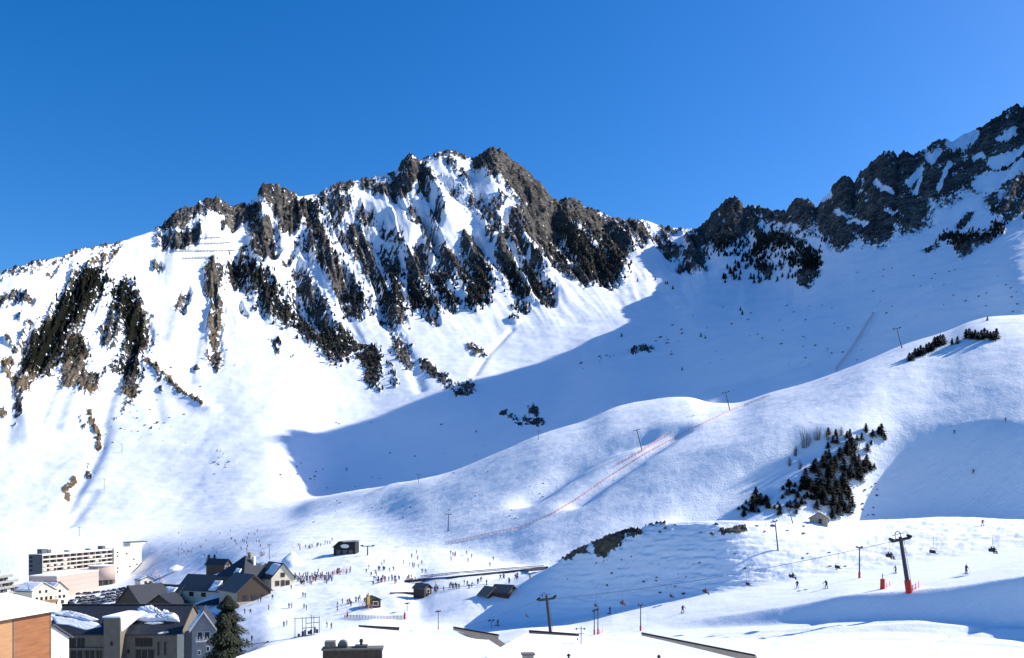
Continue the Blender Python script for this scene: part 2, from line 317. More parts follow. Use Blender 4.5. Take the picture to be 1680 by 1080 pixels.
swell([(955,812),(1000,780),(1060,740),(1110,706)], 8, -4.2, 6.2, 8)      # gully left of the marked piste
swell([(880,806),(935,770),(1000,735),(1055,716)], 10, -4.6, 6.2, 8)                  # second gully
swell([(870,815),(930,766)], 9, -1.6, 6.2, 8)
for line in ([(228,548),(205,600),(180,650),(168,690)], [(112,600),(85,640),(66,690)], [(345,480),(322,560),(312,625)], [(172,700),(160,745),(128,800),(108,838)], [(150,812),(128,838),(110,862)],
             [(642,515),(672,585),(690,640)], [(560,500),(600,570)], [(60,470),(20,520)], [(250,640),(262,690)], [(20,640),(10,720)], [(840,540),(800,580),(778,615)]):
    swell(line, 5.5 + 3 * (line[0][0] % 7) / 6, -2.6 - 1.8 * (line[0][0] % 5) / 4, 8.6, 11.5)                                        # gullies of the sunny flank
for line in ([(238,592),(300,650),(345,672)], [(130,640),(110,700)], [(300,500),(285,560)], [(40,650),(50,720)]):
    swell(line, 9, 4.0, 8.6, 11.5)                                         # and its ribs
swell([(1160,845),(1250,770),(1310,725)], 11, -7.0, 6.1, 7.6)             # dip beside the shrubs
swell([(1370,850),(1430,760),(1480,705)], 7, -1.6, 6.1, 7.6)              # gully right of the shrubs
swell([(1180,1047),(1300,1041),(1450,1034),(1560,1040),(1680,1047)], .7, -.35, .8, 2.2)   # ruts on the near snow
swell([(1240,1060),(1400,1049),(1540,1052),(1680,1062)], .6, -.3, .8, 2.2)
swell([(1400,1084),(1470,1062),(1560,1040),(1645,1023)], .8, -.55, .8, 2.2)  # groove shaped to stand in for a long pole shadow
swell([(1300,1030),(1360,1019)], .7, -.5, .8, 2.4)  # short groove imitating another such shadow line
swell([(1180,1040),(1330,1033),(1500,1026),(1690,1038)], 1.2, .35, .8, 2.4)
swell([(640,800),(560,840),(500,858)], 9, 1.5, 6.4, 8)
swell([(430,700),(330,735),(200,730)], 14, 1.5, 9, 10.5)
ZF = ZZ + dz
# ---------------------------------------------------------------- terrain meshes
def grid_mesh(name, i0, i1, mat):
    n = i1 - i0
    co = np.stack([XX[i0:i1], D[i0:i1], ZF[i0:i1]], -1).reshape(-1, 3).astype(np.float32)
    idx = np.arange(n * NU).reshape(n, NU)
    q = np.stack([idx[:-1, :-1], idx[:-1, 1:], idx[1:, 1:], idx[1:, :-1]], -1).reshape(-1, 4).astype(np.int32)
    me = bpy.data.meshes.new(name)
    me.vertices.add(len(co)); me.vertices.foreach_set('co', co.ravel())
    me.loops.add(q.size); me.loops.foreach_set('vertex_index', q.ravel())
    me.polygons.add(len(q)); me.polygons.foreach_set('loop_start', np.arange(len(q), dtype=np.int32) * 4)
    me.polygons.foreach_set('use_smooth', np.ones(len(q), bool))
    me.update(calc_edges=True)
    for an, arr in ATTR.items():
        a = me.attributes.new(an, 'FLOAT', 'POINT'); a.data.foreach_set('value', arr[i0:i1].ravel().astype(np.float32))
    me.materials.append(mat)
    o = bpy.data.objects.new(name, me); COL.objects.link(o)
    o['kind'] = 'structure'
    return o
# ---------------------------------------------------------------- materials
def new_mat(name):
    m = bpy.data.materials.new(name); m.use_nodes = True
    n = m.node_tree; n.nodes.clear()
    out = n.nodes.new('ShaderNodeOutputMaterial'); bs = n.nodes.new('ShaderNodeBsdfPrincipled')
    n.links.new(bs.outputs[0], out.inputs[0])
    return m, n, bs

def nd(n, t, **kw):
    x = n.nodes.new(t)
    for k, v in kw.items(): setattr(x, k, v)
    return x

def noise_node(n, vec, scale, detail=4, rough=.55):
    x = nd(n, 'ShaderNodeTexNoise'); x.inputs['Scale'].default_value = scale
    x.inputs['Detail'].default_value = detail; x.inputs['Roughness'].default_value = rough
    n.links.new(vec, x.inputs['Vector']); return x.outputs[0]

def math_node(n, op, a, b_=None, c=None, clamp=False):
    x = nd(n, 'ShaderNodeMath', operation=op, use_clamp=clamp)
    for i, v in enumerate((a, b_, c)):
        if v is None: continue
        if isinstance(v, (int, float)): x.inputs[i].default_value = v
        else: n.links.new(v, x.inputs[i])
    return x.outputs[0]

def ramp(n, fac, stops):
    x = nd(n, 'ShaderNodeValToRGB'); n.links.new(fac, x.inputs[0])
    el = x.color_ramp.elements
    while len(el) < len(stops): el.new(0.5)
    for s, (p, c) in zip(el, stops): s.position = p; s.color = (*c, 1)
    return x.outputs[0]

def mixc(n, fac, a, b_):
    x = nd(n, 'ShaderNodeMix', data_type='RGBA')
    for i, v in ((0, fac), (6, a), (7, b_)):
        if isinstance(v, (int, float)): x.inputs[i].default_value = v
        elif isinstance(v, tuple): x.inputs[i].default_value = (*v, 1)
        else: n.links.new(v, x.inputs[i])
    return x.outputs[2]

def maprange(n, v, a, b_, c=0., d=1.):
    x = nd(n, 'ShaderNodeMapRange', interpolation_type='SMOOTHSTEP'); n.links.new(v, x.inputs[0])
    for i, q in enumerate((a, b_, c, d)): x.inputs[i + 1].default_value = q
    return x.outputs[0]

def terrain_mat(name, k, grain=.5, fine=.3, strength=.55, tracks=0.0):
    """k: size factor of the fine grain (bigger for far land)"""
    m, n, bs = new_mat(name)
    geo = nd(n, 'ShaderNodeNewGeometry').outputs['Position']
    at = nd(n, 'ShaderNodeAttribute', attribute_name='rock').outputs['Fac']
    veg = nd(n, 'ShaderNodeAttribute', attribute_name='veg').outputs['Fac']
    earth = nd(n, 'ShaderNodeAttribute', attribute_name='earth').outputs['Fac']
    n1 = noise_node(n, geo, .16 / k, 5, .65); n2 = noise_node(n, geo, .035 / k, 4); n3 = noise_node(n, geo, .9 / k, 3)
    n4 = noise_node(n, geo, .45 / k, 3, .6)
    f = math_node(n, 'ADD', at, math_node(n, 'ADD', math_node(n, 'MULTIPLY', math_node(n, 'SUBTRACT', n1, .5), .6), math_node(n, 'MULTIPLY', math_node(n, 'SUBTRACT', n4, .5), .75)))
    mask = maprange(n, f, .44, .53)
    rc = ramp(n, n1, [(.28, (.03, .029, .029)), (.46, (.085, .079, .072)), (.6, (.17, .155, .135)), (.75, (.28, .255, .22))])
    rc = mixc(n, maprange(n, n2, .42, .62), rc, (.055, .052, .05))
    mp = nd(n, 'ShaderNodeMapping'); n.links.new(geo, mp.inputs[0]); mp.inputs['Rotation'].default_value = (.5, .35, .2); mp.inputs['Scale'].default_value = (.05 / k, .05 / k, .28 / k)
    n5 = noise_node(n, mp.outputs[0], 1.0, 5, .6)
    crack = maprange(n, math_node(n, 'ABSOLUTE', math_node(n, 'SUBTRACT', n5, .5)), .0, .05, .35, 1.)
    mc = nd(n, 'ShaderNodeMix', data_type='RGBA', blend_type='MULTIPLY'); mc.inputs[0].default_value = 1
    n.links.new(rc, mc.inputs[6]); n.links.new(crack, mc.inputs[7]); rc = mixc(n, maprange(n, n5, .45, .75, 0., .6), mc.outputs[2], (.20, .175, .145))
    ec = ramp(n, n1, [(.3, (.09, .062, .035)), (.7, (.22, .165, .10))])
    rc = mixc(n, earth, rc, ec)
    vm = maprange(n, math_node(n, 'ADD', veg, math_node(n, 'MULTIPLY', math_node(n, 'SUBTRACT', n3, .5), 1.3)), .62, .75)
    rc = mixc(n, vm, rc, (.010, .011, .008))
    sc = ramp(n, n2, [(.3, (.84, .865, .90)), (.7, (.88, .895, .92))])
    col = mixc(n, mask, sc, rc)
    n.links.new(col, bs.inputs['Base Color'])
    bs.inputs['Roughness'].default_value = .75
    n.links.new(math_node(n, 'MULTIPLY', math_node(n, 'SUBTRACT', 1.0, mask), .25), bs.inputs['Specular IOR Level'])
    bmp = nd(n, 'ShaderNodeBump'); bmp.inputs['Strength'].default_value = strength; bmp.inputs['Distance'].default_value = .5 * k
    mt = nd(n, 'ShaderNodeMapping'); n.links.new(geo, mt.inputs[0]); mt.inputs['Rotation'].default_value = (0, 0, math.radians(-38)); mt.inputs['Scale'].default_value = (.025, 1.1, .05)
    trk = math_node(n, 'MULTIPLY', noise_node(n, mt.outputs[0], 1.0, 3, .6), tracks)
    n.links.new(math_node(n, 'ADD', trk, math_node(n, 'ADD', math_node(n, 'MULTIPLY', n1, math_node(n, 'ADD', math_node(n, 'MULTIPLY', mask, 2.5), grain)), math_node(n, 'MULTIPLY', n3, fine))), bmp.inputs['Height'])
    n.links.new(bmp.outputs[0], bs.inputs['Normal'])
    return m

SNOW_FAR = terrain_mat('mountain_snow_and_rock', 1.3)
SNOW_MID = terrain_mat('slope_snow_and_rock', .6, 1.2, .7, .8, .8)
SNOW_NEAR = terrain_mat('near_snow_and_rock', .3, 1.0, .6, .7, 1.1)
EARTH = [([(150,640),(215,655)],10,.9),([(80,452),(118,430)],12,.8),([(60,600),(40,632)],12,.8),([(160,428),(195,405)],12,1),([(190,440),(212,480)],10,1),([(238,590),(330,665)],7,1),([(145,680),(162,730)],8,1),([(112,812),(106,800),(120,790)],9,1),([(220,500),(232,560)],9,.8),([(5,590),(20,610)],12,.9),([(75,580),(95,540)],16,.6),([(126,575),(126,625)],16,.55),([(340,440),(360,600)],10,.5),([(560,420),(590,470)],14,.6),([(150,760),(143,690)],9,.8),([(0,675)],12,.8),
         ([(1040,420),(1110,412)],8,.4),([(995,895)],16,.9),([(925,915),(960,902)],8,.4)]
VEG = [([(145,462),(110,520),(68,585)],25,1),([(168,458),(205,482),(222,560)],22,.9),([(432,370),(432,402)],20,.5),([(385,430),(430,470),(500,540),(560,570)],30,.75),([(640,470),(680,490),(740,480),(860,470)],45,.75),([(930,400),(1000,435)],30,.75),([(600,480),(620,610)],35,.7),([(126,575),(48,600)],20,.8),([(215,600)],30,.8),([(1330,425),(1200,410)],25,.9),([(500,350),(560,420)],25,.55),([(1640,375),(1560,395)],16,.8),([(290,385),(300,400)],18,.6)]
earth = strokes(EARTH, UU + wu * .5, ROW + wr * .5)
veg = strokes(VEG, UU + wu, ROW + wr)
ATTR = dict(rock=rockf, earth=earth, veg=veg)
k_of_row = K[:, NU // 2]
cut1 = int(np.searchsorted(k_of_row, 5.35)); cut2 = int(np.searchsorted(k_of_row, 8.45))
grid_mesh('snowy_ground', 0, cut1 + 1, SNOW_NEAR)
grid_mesh('snow_hill', cut1, cut2 + 1, SNOW_MID)
grid_mesh('rocky_mountain', cut2, NV, SNOW_FAR)
# ---------------------------------------------------------------- finding places on the land
SCR = PY - ZF / D * F
_hit_cache = {}
def hit(px, row, kmin=0.0):
    """first point of the land seen at (column, row), beyond feature line kmin"""
    f = np.interp(px, U, np.arange(NU)); j = int(round(f))
    r = SCR[:, j]
    sel = np.where((K[:, j] >= kmin))[0]
    rr = np.minimum.accumulate(r[sel])
    idx = np.where(rr <= row)[0]
    i = sel[idx[0]] if len(idx) else sel[np.argmin(r[sel])]
    d, z = D[i, j], ZF[i, j]
    if len(idx) and i > 0 and idx[0] > 0 and r[i - 1] > row > r[i]:
        t = (r[i - 1] - row) / (r[i - 1] - r[i]); d = D[i - 1, j] + t * (d - D[i - 1, j]); z = ZF[i - 1, j] + t * (z - ZF[i - 1, j])
    return Vector((X(px, d), d, z))

def ground(x, y):
    px = PX + F * x / y
    j = int(round(np.interp(px, U, np.arange(NU))))
    return float(np.interp(y, D[:, j], ZF[:, j]))

# ---------------------------------------------------------------- mesh building
class MB:
    def __init__(s): s.v = []; s.f = []
    def add(s, vs, fs):
        n = len(s.v); s.v += [tuple(v) for v in vs]; s.f += [tuple(i + n for i in f) for f in fs]; return s
    def box(s, x0, x1, y0, y1, z0, z1):
        vs = [(x, y, z) for z in (z0, z1) for y in (y0, y1) for x in (x0, x1)]
        return s.add(vs, [(0, 2, 3, 1), (4, 5, 7, 6), (0, 1, 5, 4), (1, 3, 7, 5), (3, 2, 6, 7), (2, 0, 4, 6)])
    def prism(s, poly, z0, z1):
        n = len(poly)
        vs = [(p[0], p[1], z0) for p in poly] + [(p[0], p[1], z1) for p in poly]
        fs = [tuple(range(n))[::-1], tuple(range(n, 2 * n))] + [(i, (i + 1) % n, n + (i + 1) % n, n + i) for i in range(n)]
        return s.add(vs, fs)
    def slab(s, top, t, direction=(0, 0, -1)):
        """thick sheet: top polygon (3d points) and its copy moved by t along direction"""
        n = len(top); dv = Vector(direction) * t
        vs = [Vector(p) for p in top] + [Vector(p) + dv for p in top]
        fs = [tuple(range(n)), tuple(range(n, 2 * n))[::-1]] + [(i, n + i, n + (i + 1) % n, (i + 1) % n) for i in range(n)]
        return s.add(vs, fs)
    def tube(s, p0, p1, r0, r1=None, n=8, cap=True):
        p0, p1 = Vector(p0), Vector(p1); r1 = r0 if r1 is None else r1
        ax = (p1 - p0).normalized(); a = ax.orthogonal().normalized(); b_ = ax.cross(a)
        vs = []
        for p, r in ((p0, r0), (p1, r1)):
            vs += [p + (a * math.cos(2 * math.pi * k / n) + b_ * math.sin(2 * math.pi * k / n)) * r for k in range(n)]
        fs = [(k, (k + 1) % n, n + (k + 1) % n, n + k) for k in range(n)]
        if cap: fs += [tuple(range(n))[::-1], tuple(range(n, 2 * n))]
        return s.add(vs, fs)
    def bar(s, p0, p1, w, h, up=(0, 0, 1)):
        p0, p1 = Vector(p0), Vector(p1); ax = (p1 - p0).normalized(); u_ = Vector(up)
        sd = ax.cross(u_)
        if sd.length < 1e-4: sd = ax.orthogonal()
        sd.normalize(); u_ = sd.cross(ax)
        vs = [p + sd * (a * w / 2) + u_ * (c * h / 2) for p in (p0, p1) for a, c in ((-1, -1), (1, -1), (1, 1), (-1, 1))]
        return s.add(vs, [(0, 1, 2, 3)[::-1], (4, 5, 6, 7), (0, 1, 5, 4), (1, 2, 6, 5), (2, 3, 7, 6), (3, 0, 4, 7)])
    def build(s, name, mat, parent=None, smooth=False):
        me = bpy.data.meshes.new(name); me.from_pydata(s.v, [], s.f); me.update()
        if smooth: me.polygons.foreach_set('use_smooth', [True] * len(me.polygons))
        me.materials.append(mat)
        return link(name, me, parent)

def link(name, me, parent=None):
    o = bpy.data.objects.new(name, me); COL.objects.link(o)
    if parent is not None: o.parent = parent
    return o

def tag(o, label=None, cat=None, group=None, kind=None):
    for k, v in (('label', label), ('category', cat), ('group', group), ('kind', kind)):
        if v: o[k] = v
    return o

def thing(name, label, cat, loc, rz=0.0, group=None, scale=1.0):
    o = bpy.data.objects.new(name, None); COL.objects.link(o)
    o.location = loc; o.rotation_euler = (0, 0, rz); o.scale = (scale,) * 3
    o.empty_display_size = .5
    return tag(o, label, cat, group)

KIDS = {}
def copy_thing(src, loc, rz=0.0, scale=1.0, label=None, group=None, tilt=(0, 0)):
    def rec(o, par):
        c = o.copy(); COL.objects.link(c)
        if par is not None: c.parent = par
        for ch in o.children: rec(ch, c)
        return c
    c = rec(src, None)
    c.location = loc; c.rotation_euler = (tilt[0], tilt[1], rz)
    c.scale = (scale,) * 3 if isinstance(scale, (int, float)) else scale
    if label: c['label'] = label
    if group: c['group'] = group
    return c

_mats = {}
def flat(name, col, rough=.6, metal=0.0, vary=.12, scale=.8, spec=.3, bump=0.0):
    if name in _mats: return _mats[name]
    m, n, bs = new_mat(name)
    tc = nd(n, 'ShaderNodeTexCoord').outputs['Object']
    ns = noise_node(n, tc, scale, 4)
    lo = tuple(max(0, c * (1 - vary)) for c in col); hi = tuple(min(1, c * (1 + vary)) for c in col)
    n.links.new(ramp(n, ns, [(.3, lo), (.7, hi)]), bs.inputs['Base Color'])
    bs.inputs['Roughness'].default_value = rough; bs.inputs['Metallic'].default_value = metal
    bs.inputs['Specular IOR Level'].default_value = spec
    if bump:
        bm_ = nd(n, 'ShaderNodeBump'); bm_.inputs['Strength'].default_value = .6; bm_.inputs['Distance'].default_value = bump
        n.links.new(noise_node(n, tc, scale * 4, 4), bm_.inputs['Height']); n.links.new(bm_.outputs[0], bs.inputs['Normal'])
    _mats[name] = m
    return m

def wood_mat(name, c0, c1, pitch=.35):
    m, n, bs = new_mat(name)
    tc = nd(n, 'ShaderNodeTexCoord').outputs['Object']
    mp = nd(n, 'ShaderNodeMapping'); n.links.new(tc, mp.inputs[0]); mp.inputs['Scale'].default_value = (.25, .25, 2.2)
    ns = noise_node(n, mp.outputs[0], 1.2, 5, .65)
    w = nd(n, 'ShaderNodeTexWave', wave_type='BANDS', bands_direction='Z', wave_profile='SAW'); n.links.new(tc, w.inputs[0]); w.inputs['Scale'].default_value = .314 / pitch
    gap = maprange(n, w.outputs['Fac'], .0, .1, .55, 1.0)
    col = ramp(n, ns, [(.3, c0), (.7, c1)])
    mx = nd(n, 'ShaderNodeMix', data_type='RGBA', blend_type='MULTIPLY'); mx.inputs[0].default_value = 1
    n.links.new(col, mx.inputs[6]); n.links.new(gap, mx.inputs[7])
    n.links.new(mx.outputs[2], bs.inputs['Base Color']); bs.inputs['Roughness'].default_value = .65
    return m

M = dict(
    snow=flat('roof_snow', (.87, .885, .91), .7, vary=.02, scale=1.5, bump=.12),
    white=flat('white_render', (.74, .72, .68), .7), cream=flat('cream_render', (.66, .58, .43), .75, vary=.08),
    pale=flat('pale_render', (.70, .64, .52), .75, vary=.08), hotel=flat('hotel_balcony_render', (.60, .53, .46), .75, vary=.06), pink=flat('pink_concrete', (.45, .345, .295), .75, vary=.06),
    grey=flat('grey_render', (.26, .265, .265), .8), dgrey=flat('dark_grey_surface', (.10, .105, .11), .7),
    concrete=flat('weathered_concrete', (.27, .265, .24), .85, vary=.2), glass=flat('dark_window_glass', (.02, .022, .026), .12, spec=.6, vary=.3),
    slate=flat('dark_slate_roof', (.030, .033, .042), .55, vary=.35, scale=2.5), slate2=flat('grey_slate_roof', (.065, .07, .08), .6, vary=.3, scale=2.5),
    tile=flat('brown_grey_roof_sheet', (.16, .14, .115), .7, vary=.25, scale=3), steel=flat('galvanised_steel', (.22, .225, .23), .45, .6, vary=.2),
    dsteel=flat('dark_painted_steel', (.045, .048, .05), .5, .3), red=flat('red_foam_padding', (.55, .035, .02), .6), redd=flat('red_net_band', (.72, .40, .38), .7),
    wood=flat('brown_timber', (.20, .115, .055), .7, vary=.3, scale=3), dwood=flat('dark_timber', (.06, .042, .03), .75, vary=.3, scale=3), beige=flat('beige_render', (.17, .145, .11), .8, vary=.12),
    stone=flat('rubble_stone', (.34, .30, .24), .85, vary=.35, scale=4, bump=.05), yellow=flat('yellow_board', (.55, .33, .08), .6),
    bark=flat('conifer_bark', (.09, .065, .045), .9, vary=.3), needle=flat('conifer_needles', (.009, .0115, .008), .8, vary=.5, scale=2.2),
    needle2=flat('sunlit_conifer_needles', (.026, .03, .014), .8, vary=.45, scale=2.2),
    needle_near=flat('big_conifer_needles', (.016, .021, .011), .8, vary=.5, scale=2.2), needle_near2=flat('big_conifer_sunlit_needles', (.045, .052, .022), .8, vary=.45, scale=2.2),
    twig=flat('bare_brown_twigs', (.12, .085, .055), .9, vary=.3), rock=flat('dark_boulder_rock', (.11, .10, .09), .85, vary=.4, scale=1.5, bump=.15),
    black=flat('black_rubber', (.015, .015, .016), .6), rope=flat('steel_cable', (.10, .10, .105), .5, .5),
)
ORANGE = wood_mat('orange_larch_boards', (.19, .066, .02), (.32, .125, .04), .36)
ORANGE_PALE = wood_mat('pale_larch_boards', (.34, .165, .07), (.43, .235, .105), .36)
rnd = random.Random(11)

# ---------------------------------------------------------------- generic builders
def lumpy(poly, inner, h, seed, mat, name, parent, lump=.5):
    """lumpy snow lying on a roof plane: poly = 3d outline lying on the roof, h = thickness, built from a fine fan grid"""
    rs = random.Random(seed)
    c = sum((Vector(p) for p in poly), Vector()) / len(poly)
    nrm = (Vector(poly[1]) - Vector(poly[0])).cross(Vector(poly[2]) - Vector(poly[0])).normalized()
    if nrm.z < 0: nrm = -nrm
    ring = []
    for i in range(len(poly)):
        a, b_ = Vector(poly[i]), Vector(poly[(i + 1) % len(poly)])
        k = max(2, int((b_ - a).length / lump))
        for q in range(k): ring.append(a.lerp(b_, q / k))
    rings = []
    for q, f in enumerate((1.0, .97, .86, .68, .45, .2)):
        hh = (0, .65, 1, 1.1, 1.0, 1.0)[q] * h
        rings.append([c + (p - c) * (f * (1 + rs.uniform(-.04, .04) * (q > 0))) + nrm * (hh * rs.uniform(.6, 1.35) + (.0 if q else -.03)) for p in ring])
    m = MB(); n = len(ring)
    vs = [v for r in rings for v in r] + [c + nrm * h]
    fs = [(q * n + i, q * n + (i + 1) % n, (q + 1) * n + (i + 1) % n, (q + 1) * n + i) for q in range(len(rings) - 1) for i in range(n)]
    fs += [((len(rings) - 1) * n + i, (len(rings) - 1) * n + (i + 1) % n, len(rings) * n) for i in range(n)]
    m.add(vs, fs)
    return m.build(name, mat, parent, smooth=True)

def gable_house(name, label, cat, loc, rz, w, dpt, wall_h, roof_h, wall, roof, base=3.0, over=.6, snow=(), wins=(), side_wins=(), door=None, gable_mat=None, chimney=None, group=None):
    """house with its gable towards local -y; local x across the gable, y along the ridge"""
    t = thing(name, label, cat, loc, rz, group)
    h = w / 2
    prof = [(-h, -base), (h, -base), (h, wall_h), (0, wall_h + roof_h), (-h, wall_h)]
    m = MB(); n = 5
    m.add([(p[0], 0, p[1]) for p in prof] + [(p[0], dpt, p[1]) for p in prof],
          [tuple(range(5)), tuple(range(5, 10))[::-1]] + [(i, n + i, n + (i + 1) % n, (i + 1) % n) for i in range(n)])
    m.build('wall', wall, t)
    if gable_mat:
        MB().add([(p[0] * .98, -.06, p[1]) for p in [(-h, 0), (h, 0), (h, wall_h - .1), (0, wall_h + roof_h - .3), (-h, wall_h - .1)]] + [(p[0] * .98, -.005, p[1]) for p in [(-h, 0), (h, 0), (h, wall_h - .1), (0, wall_h + roof_h - .3), (-h, wall_h - .1)]],
                 [(0, 1, 2, 3, 4), (9, 8, 7, 6, 5)] + [(i, 5 + i, 5 + (i + 1) % 5, (i + 1) % 5) for i in range(5)]).build('gable_cladding', gable_mat, t)
    k = roof_h / h; e_ = h + over
    rt = None
    for s in (-1, 1):
        r_ = MB().slab([(0, -over, wall_h + roof_h + .25), (s * e_, -over, wall_h - over * k + .25), (s * e_, dpt + over, wall_h - over * k + .25), (0, dpt + over, wall_h + roof_h + .25)], .22).build('roof', roof, t)
        rt = rt or r_
        for (a0, a1, b0, b1, th) in [q[1:] for q in snow if q[0] == s]:
            P_ = lambda a, y: (s * a * e_, -over + y * (dpt + 2 * over), wall_h + roof_h + .255 - a * e_ * k)
            lumpy([P_(a0, b0), P_(a1, b0), P_(a1, b1), P_(a0, b1)], 0, th, int(a0 * 100 + b0 * 17 + s), M['snow'], 'snow_cover', t, lump=max(.5, dpt / 14))
    for (x, z, ww, hh) in wins:
        f = MB().box(x - ww / 2 - .12, x + ww / 2 + .12, -.14, -.005, z - .12, z + hh + .12).build('window', M['dwood'] if gable_mat or wall in (M['cream'], M['pale']) else M['white'], t)
        MB().box(x - ww / 2, x + ww / 2, -.17, -.145, z, z + hh).build('pane', M['glass'], f)
    for (s, y, z, ww, hh) in side_wins:
        f = MB().box(*sorted((s * h, s * (h + .12))), y - ww / 2 - .1, y + ww / 2 + .1, z - .1, z + hh + .1).build('window', M['dwood'], t)
        MB().box(*sorted((s * (h + .125), s * (h + .15))), y - ww / 2, y + ww / 2, z, z + hh).build('pane', M['glass'], f)
    if door:
        MB().box(door[0] - door[1] / 2, door[0] + door[1] / 2, -.12, -.005, 0, door[2]).build('door', M['dwood'], t)
    if chimney:
        x, y, ch = chimney
        zc = wall_h + roof_h - abs(x) * k
        MB().box(x - .45, x + .45, y - .45, y + .45, zc - .3, zc + ch).build('chimney', M['stone'], t)
    return t
# ================================================================ BUILDINGS
def axis_box(m, o, a, length, dep, z0, z1, inward):
    """box on plan origin o, along unit a for length, dep towards inward"""
    p = [o, o + a * length, o + a * length + inward * dep, o + inward * dep]
    return m.prism([(q.x, q.y) for q in p], z0, z1)

# --- long white hotel; its balcony front runs away from the camera, facing right
A0 = Vector((X(70, 560), 560, 0)); A1 = Vector((X(185, 632), 632, 0))
a_ = (A1 - A0).normalized(); inw = Vector((-a_.y, a_.x, 0)); outw = -inw
rz_h = math.atan2(a_.y, a_.x)
hotel = thing('apartment_building', 'long white apartment block with rows of dark balconies below the snow slope', 'building', (A0.x, A0.y, -54), rz_h)
# local frame: x along the front, y inward, z up from -54
LH = (A1 - A0).length; ZT = 23.0
MB().box(0.0, LH, 1.6, 9.6, 11.6, ZT).build('wall', M['hotel'], hotel)
MB().box(LH + .003, LH + 34, -1.0, 9.6, -4, ZT + .6).build('wall', M['pale'], hotel)
MB().box(-.25, -.003, .2, 9.7, 9.6, ZT + .2).build('end_wall', M['dgrey'], hotel)  # end wall coloured dark grey to stand for its shade
MB().box(0, LH, 3.2, 9.6, -4, 11.59).build('lower_wall', M['dgrey'], hotel)
for k in range(5):
    MB().box(-.26 + .02, LH, 0, 1.595, 11.2 + k * 2.75 - (.0 if k < 4 else -.15), 11.55 + k * 2.75 + (.35 if k == 4 else 0)).build('floor_slab', M['hotel'], hotel)
nb = 11; bw = LH / nb
par = fin = win = None
rs = random.Random(4)
for k in range(4):
    z = 11.55 + k * 2.75
    for i in range(nb):
        x = i * bw
        if par is None:
            par = MB().box(.1, bw - .1, -.12, .02, 0.02, .6).build('balcony', M['hotel'], hotel)
            fin = MB().box(-.2, .2, -.05, 1.59, .02, 2.38).build('balcony_divider', M['hotel'], hotel)
            win = MB().box(.45, bw - .45, 1.5, 1.597, .1, 2.2).build('window', M['dwood'], hotel)
            pan = MB().box(.6, bw - .6, 1.47, 1.497, .2, 2.1).build('pane', M['glass'], win)
            first = True
        else: first = False
        for o in (par, fin, win):
            c = o if first else o.copy()
            if not first:
                COL.objects.link(c)
                if o is win:
                    q = pan.copy(); COL.objects.link(q); q.parent = c
            c.location = (x, 0, z)
        if rs.random() < .3: MB().box(x + .8, x + bw * .55, -.02, .6, z + 1.06, z + 2.2).build('awning', M['pale'], hotel)
for i in range(6):
    MB().box(i * 14.4 + .2, i * 14.4 + .8, .3, .9, -3, 11.19).build('pillar', M['hotel'], hotel)
MB().box(0, LH, .2, 9.5, ZT + .003, ZT + .35).build('roof_snow', M['snow'], hotel)
for x, w_, h_ in ((4, 5, 3.0), (9.6, 3.2, 2.4), (30, 2, 1.0), (52, 2.5, 1.1), (66, 3.6, 2.3)):
    MB().box(x, x + w_, 3.5, 7, ZT + .35, ZT + .35 + h_).build('roof_plant', M['dgrey'] if h_ > 1.5 else M['grey'], hotel)
for z in (12.5, 15.3, 18.1, 20.6):
    f = MB().box(-.36, -.255, 7.0, 9.2, z, z + 1.3).build('window', M['black'], hotel)
for x, z in ((LH + 3, 20), (LH + 3, 17.4), (LH + 3, 8.8), (LH + 3, 6.0), (LH + 14, 18.5), (LH + 23, 14), (LH + 18, 9), (LH + 27, 10)):
    f = MB().box(x, x + 2.2, -1.09, -1.003, z, z + 1.1).build('window', M['dwood'], hotel)
    MB().box(x + .1, x + 2.1, -1.12, -1.092, z + .1, z + 1.0).build('pane', M['glass'], f)
MB().box(LH - 8, LH, .15, 1.5, -3, 11.1).build('red_panel_wall', M['pink'], hotel)
wing = thing('annex', 'small cream annex with dark roof edge at the right end of the apartment block', 'building', (X(214, 690), 690, ground(X(225, 690), 690)), math.radians(70))
MB().box(0, 26, 0, 7, -8, 7.5).build('wall', M['pale'], wing)
MB().box(-.4, 26.6, -.5, 7.3, 7.503, 8.1).build('roof', M['dgrey'], wing)
MB().box(3, 20, -.2, -.003, 1.2, 2.6).build('window', M['black'], wing)

# --- banded pink podium building and its round tower, before the hotel
pod = thing('podium_building', 'low pinkish building with horizontal bands in front of the long apartment block', 'building', (X(93, 515), 515, -54), math.radians(86.5))
MB().box(0, 46, 0, 16, -2, 13).build('wall', M['pink'], pod)
for k in range(4):
    MB().box(-.1, 46.1, -.14, -.003, .4 + 3.1 * k, 3.2 + 3.1 * k).build('concrete_band', M['pink'], pod)
MB().box(-.3, 46.3, -.3, 16.3, 13.003, 13.5).build('roof_snow', M['snow'], pod)
drum = thing('round_tower', 'round pinkish drum building tucked under the end of the long apartment block', 'building', (X(170, 598) - 1, 598, -54))
m = MB(); m.tube((0, 0, 4.4), (0, 0, 13.6), 8.2, n=28); m.build('wall', M['pink'], drum, True)
m = MB(); m.tube((0, 0, 13.603), (0, 0, 14.0), 8.6, n=28); m.build('roof_snow', M['snow'], drum)
m = MB(); m.tube((0, 0, -3), (0, 0, 4.397), 7.0, n=20); m.build('dark_base', M['glass'], drum)  # dark core stands in for the shaded opening under the drum
for k in range(7):
    an = math.radians(-120 + k * 28)
    MB().tube((7.9 * math.cos(an), 7.9 * math.sin(an), -3), (7.9 * math.cos(an), 7.9 * math.sin(an), 4.39), .28, n=6).build('pillar', M['wood'], drum)

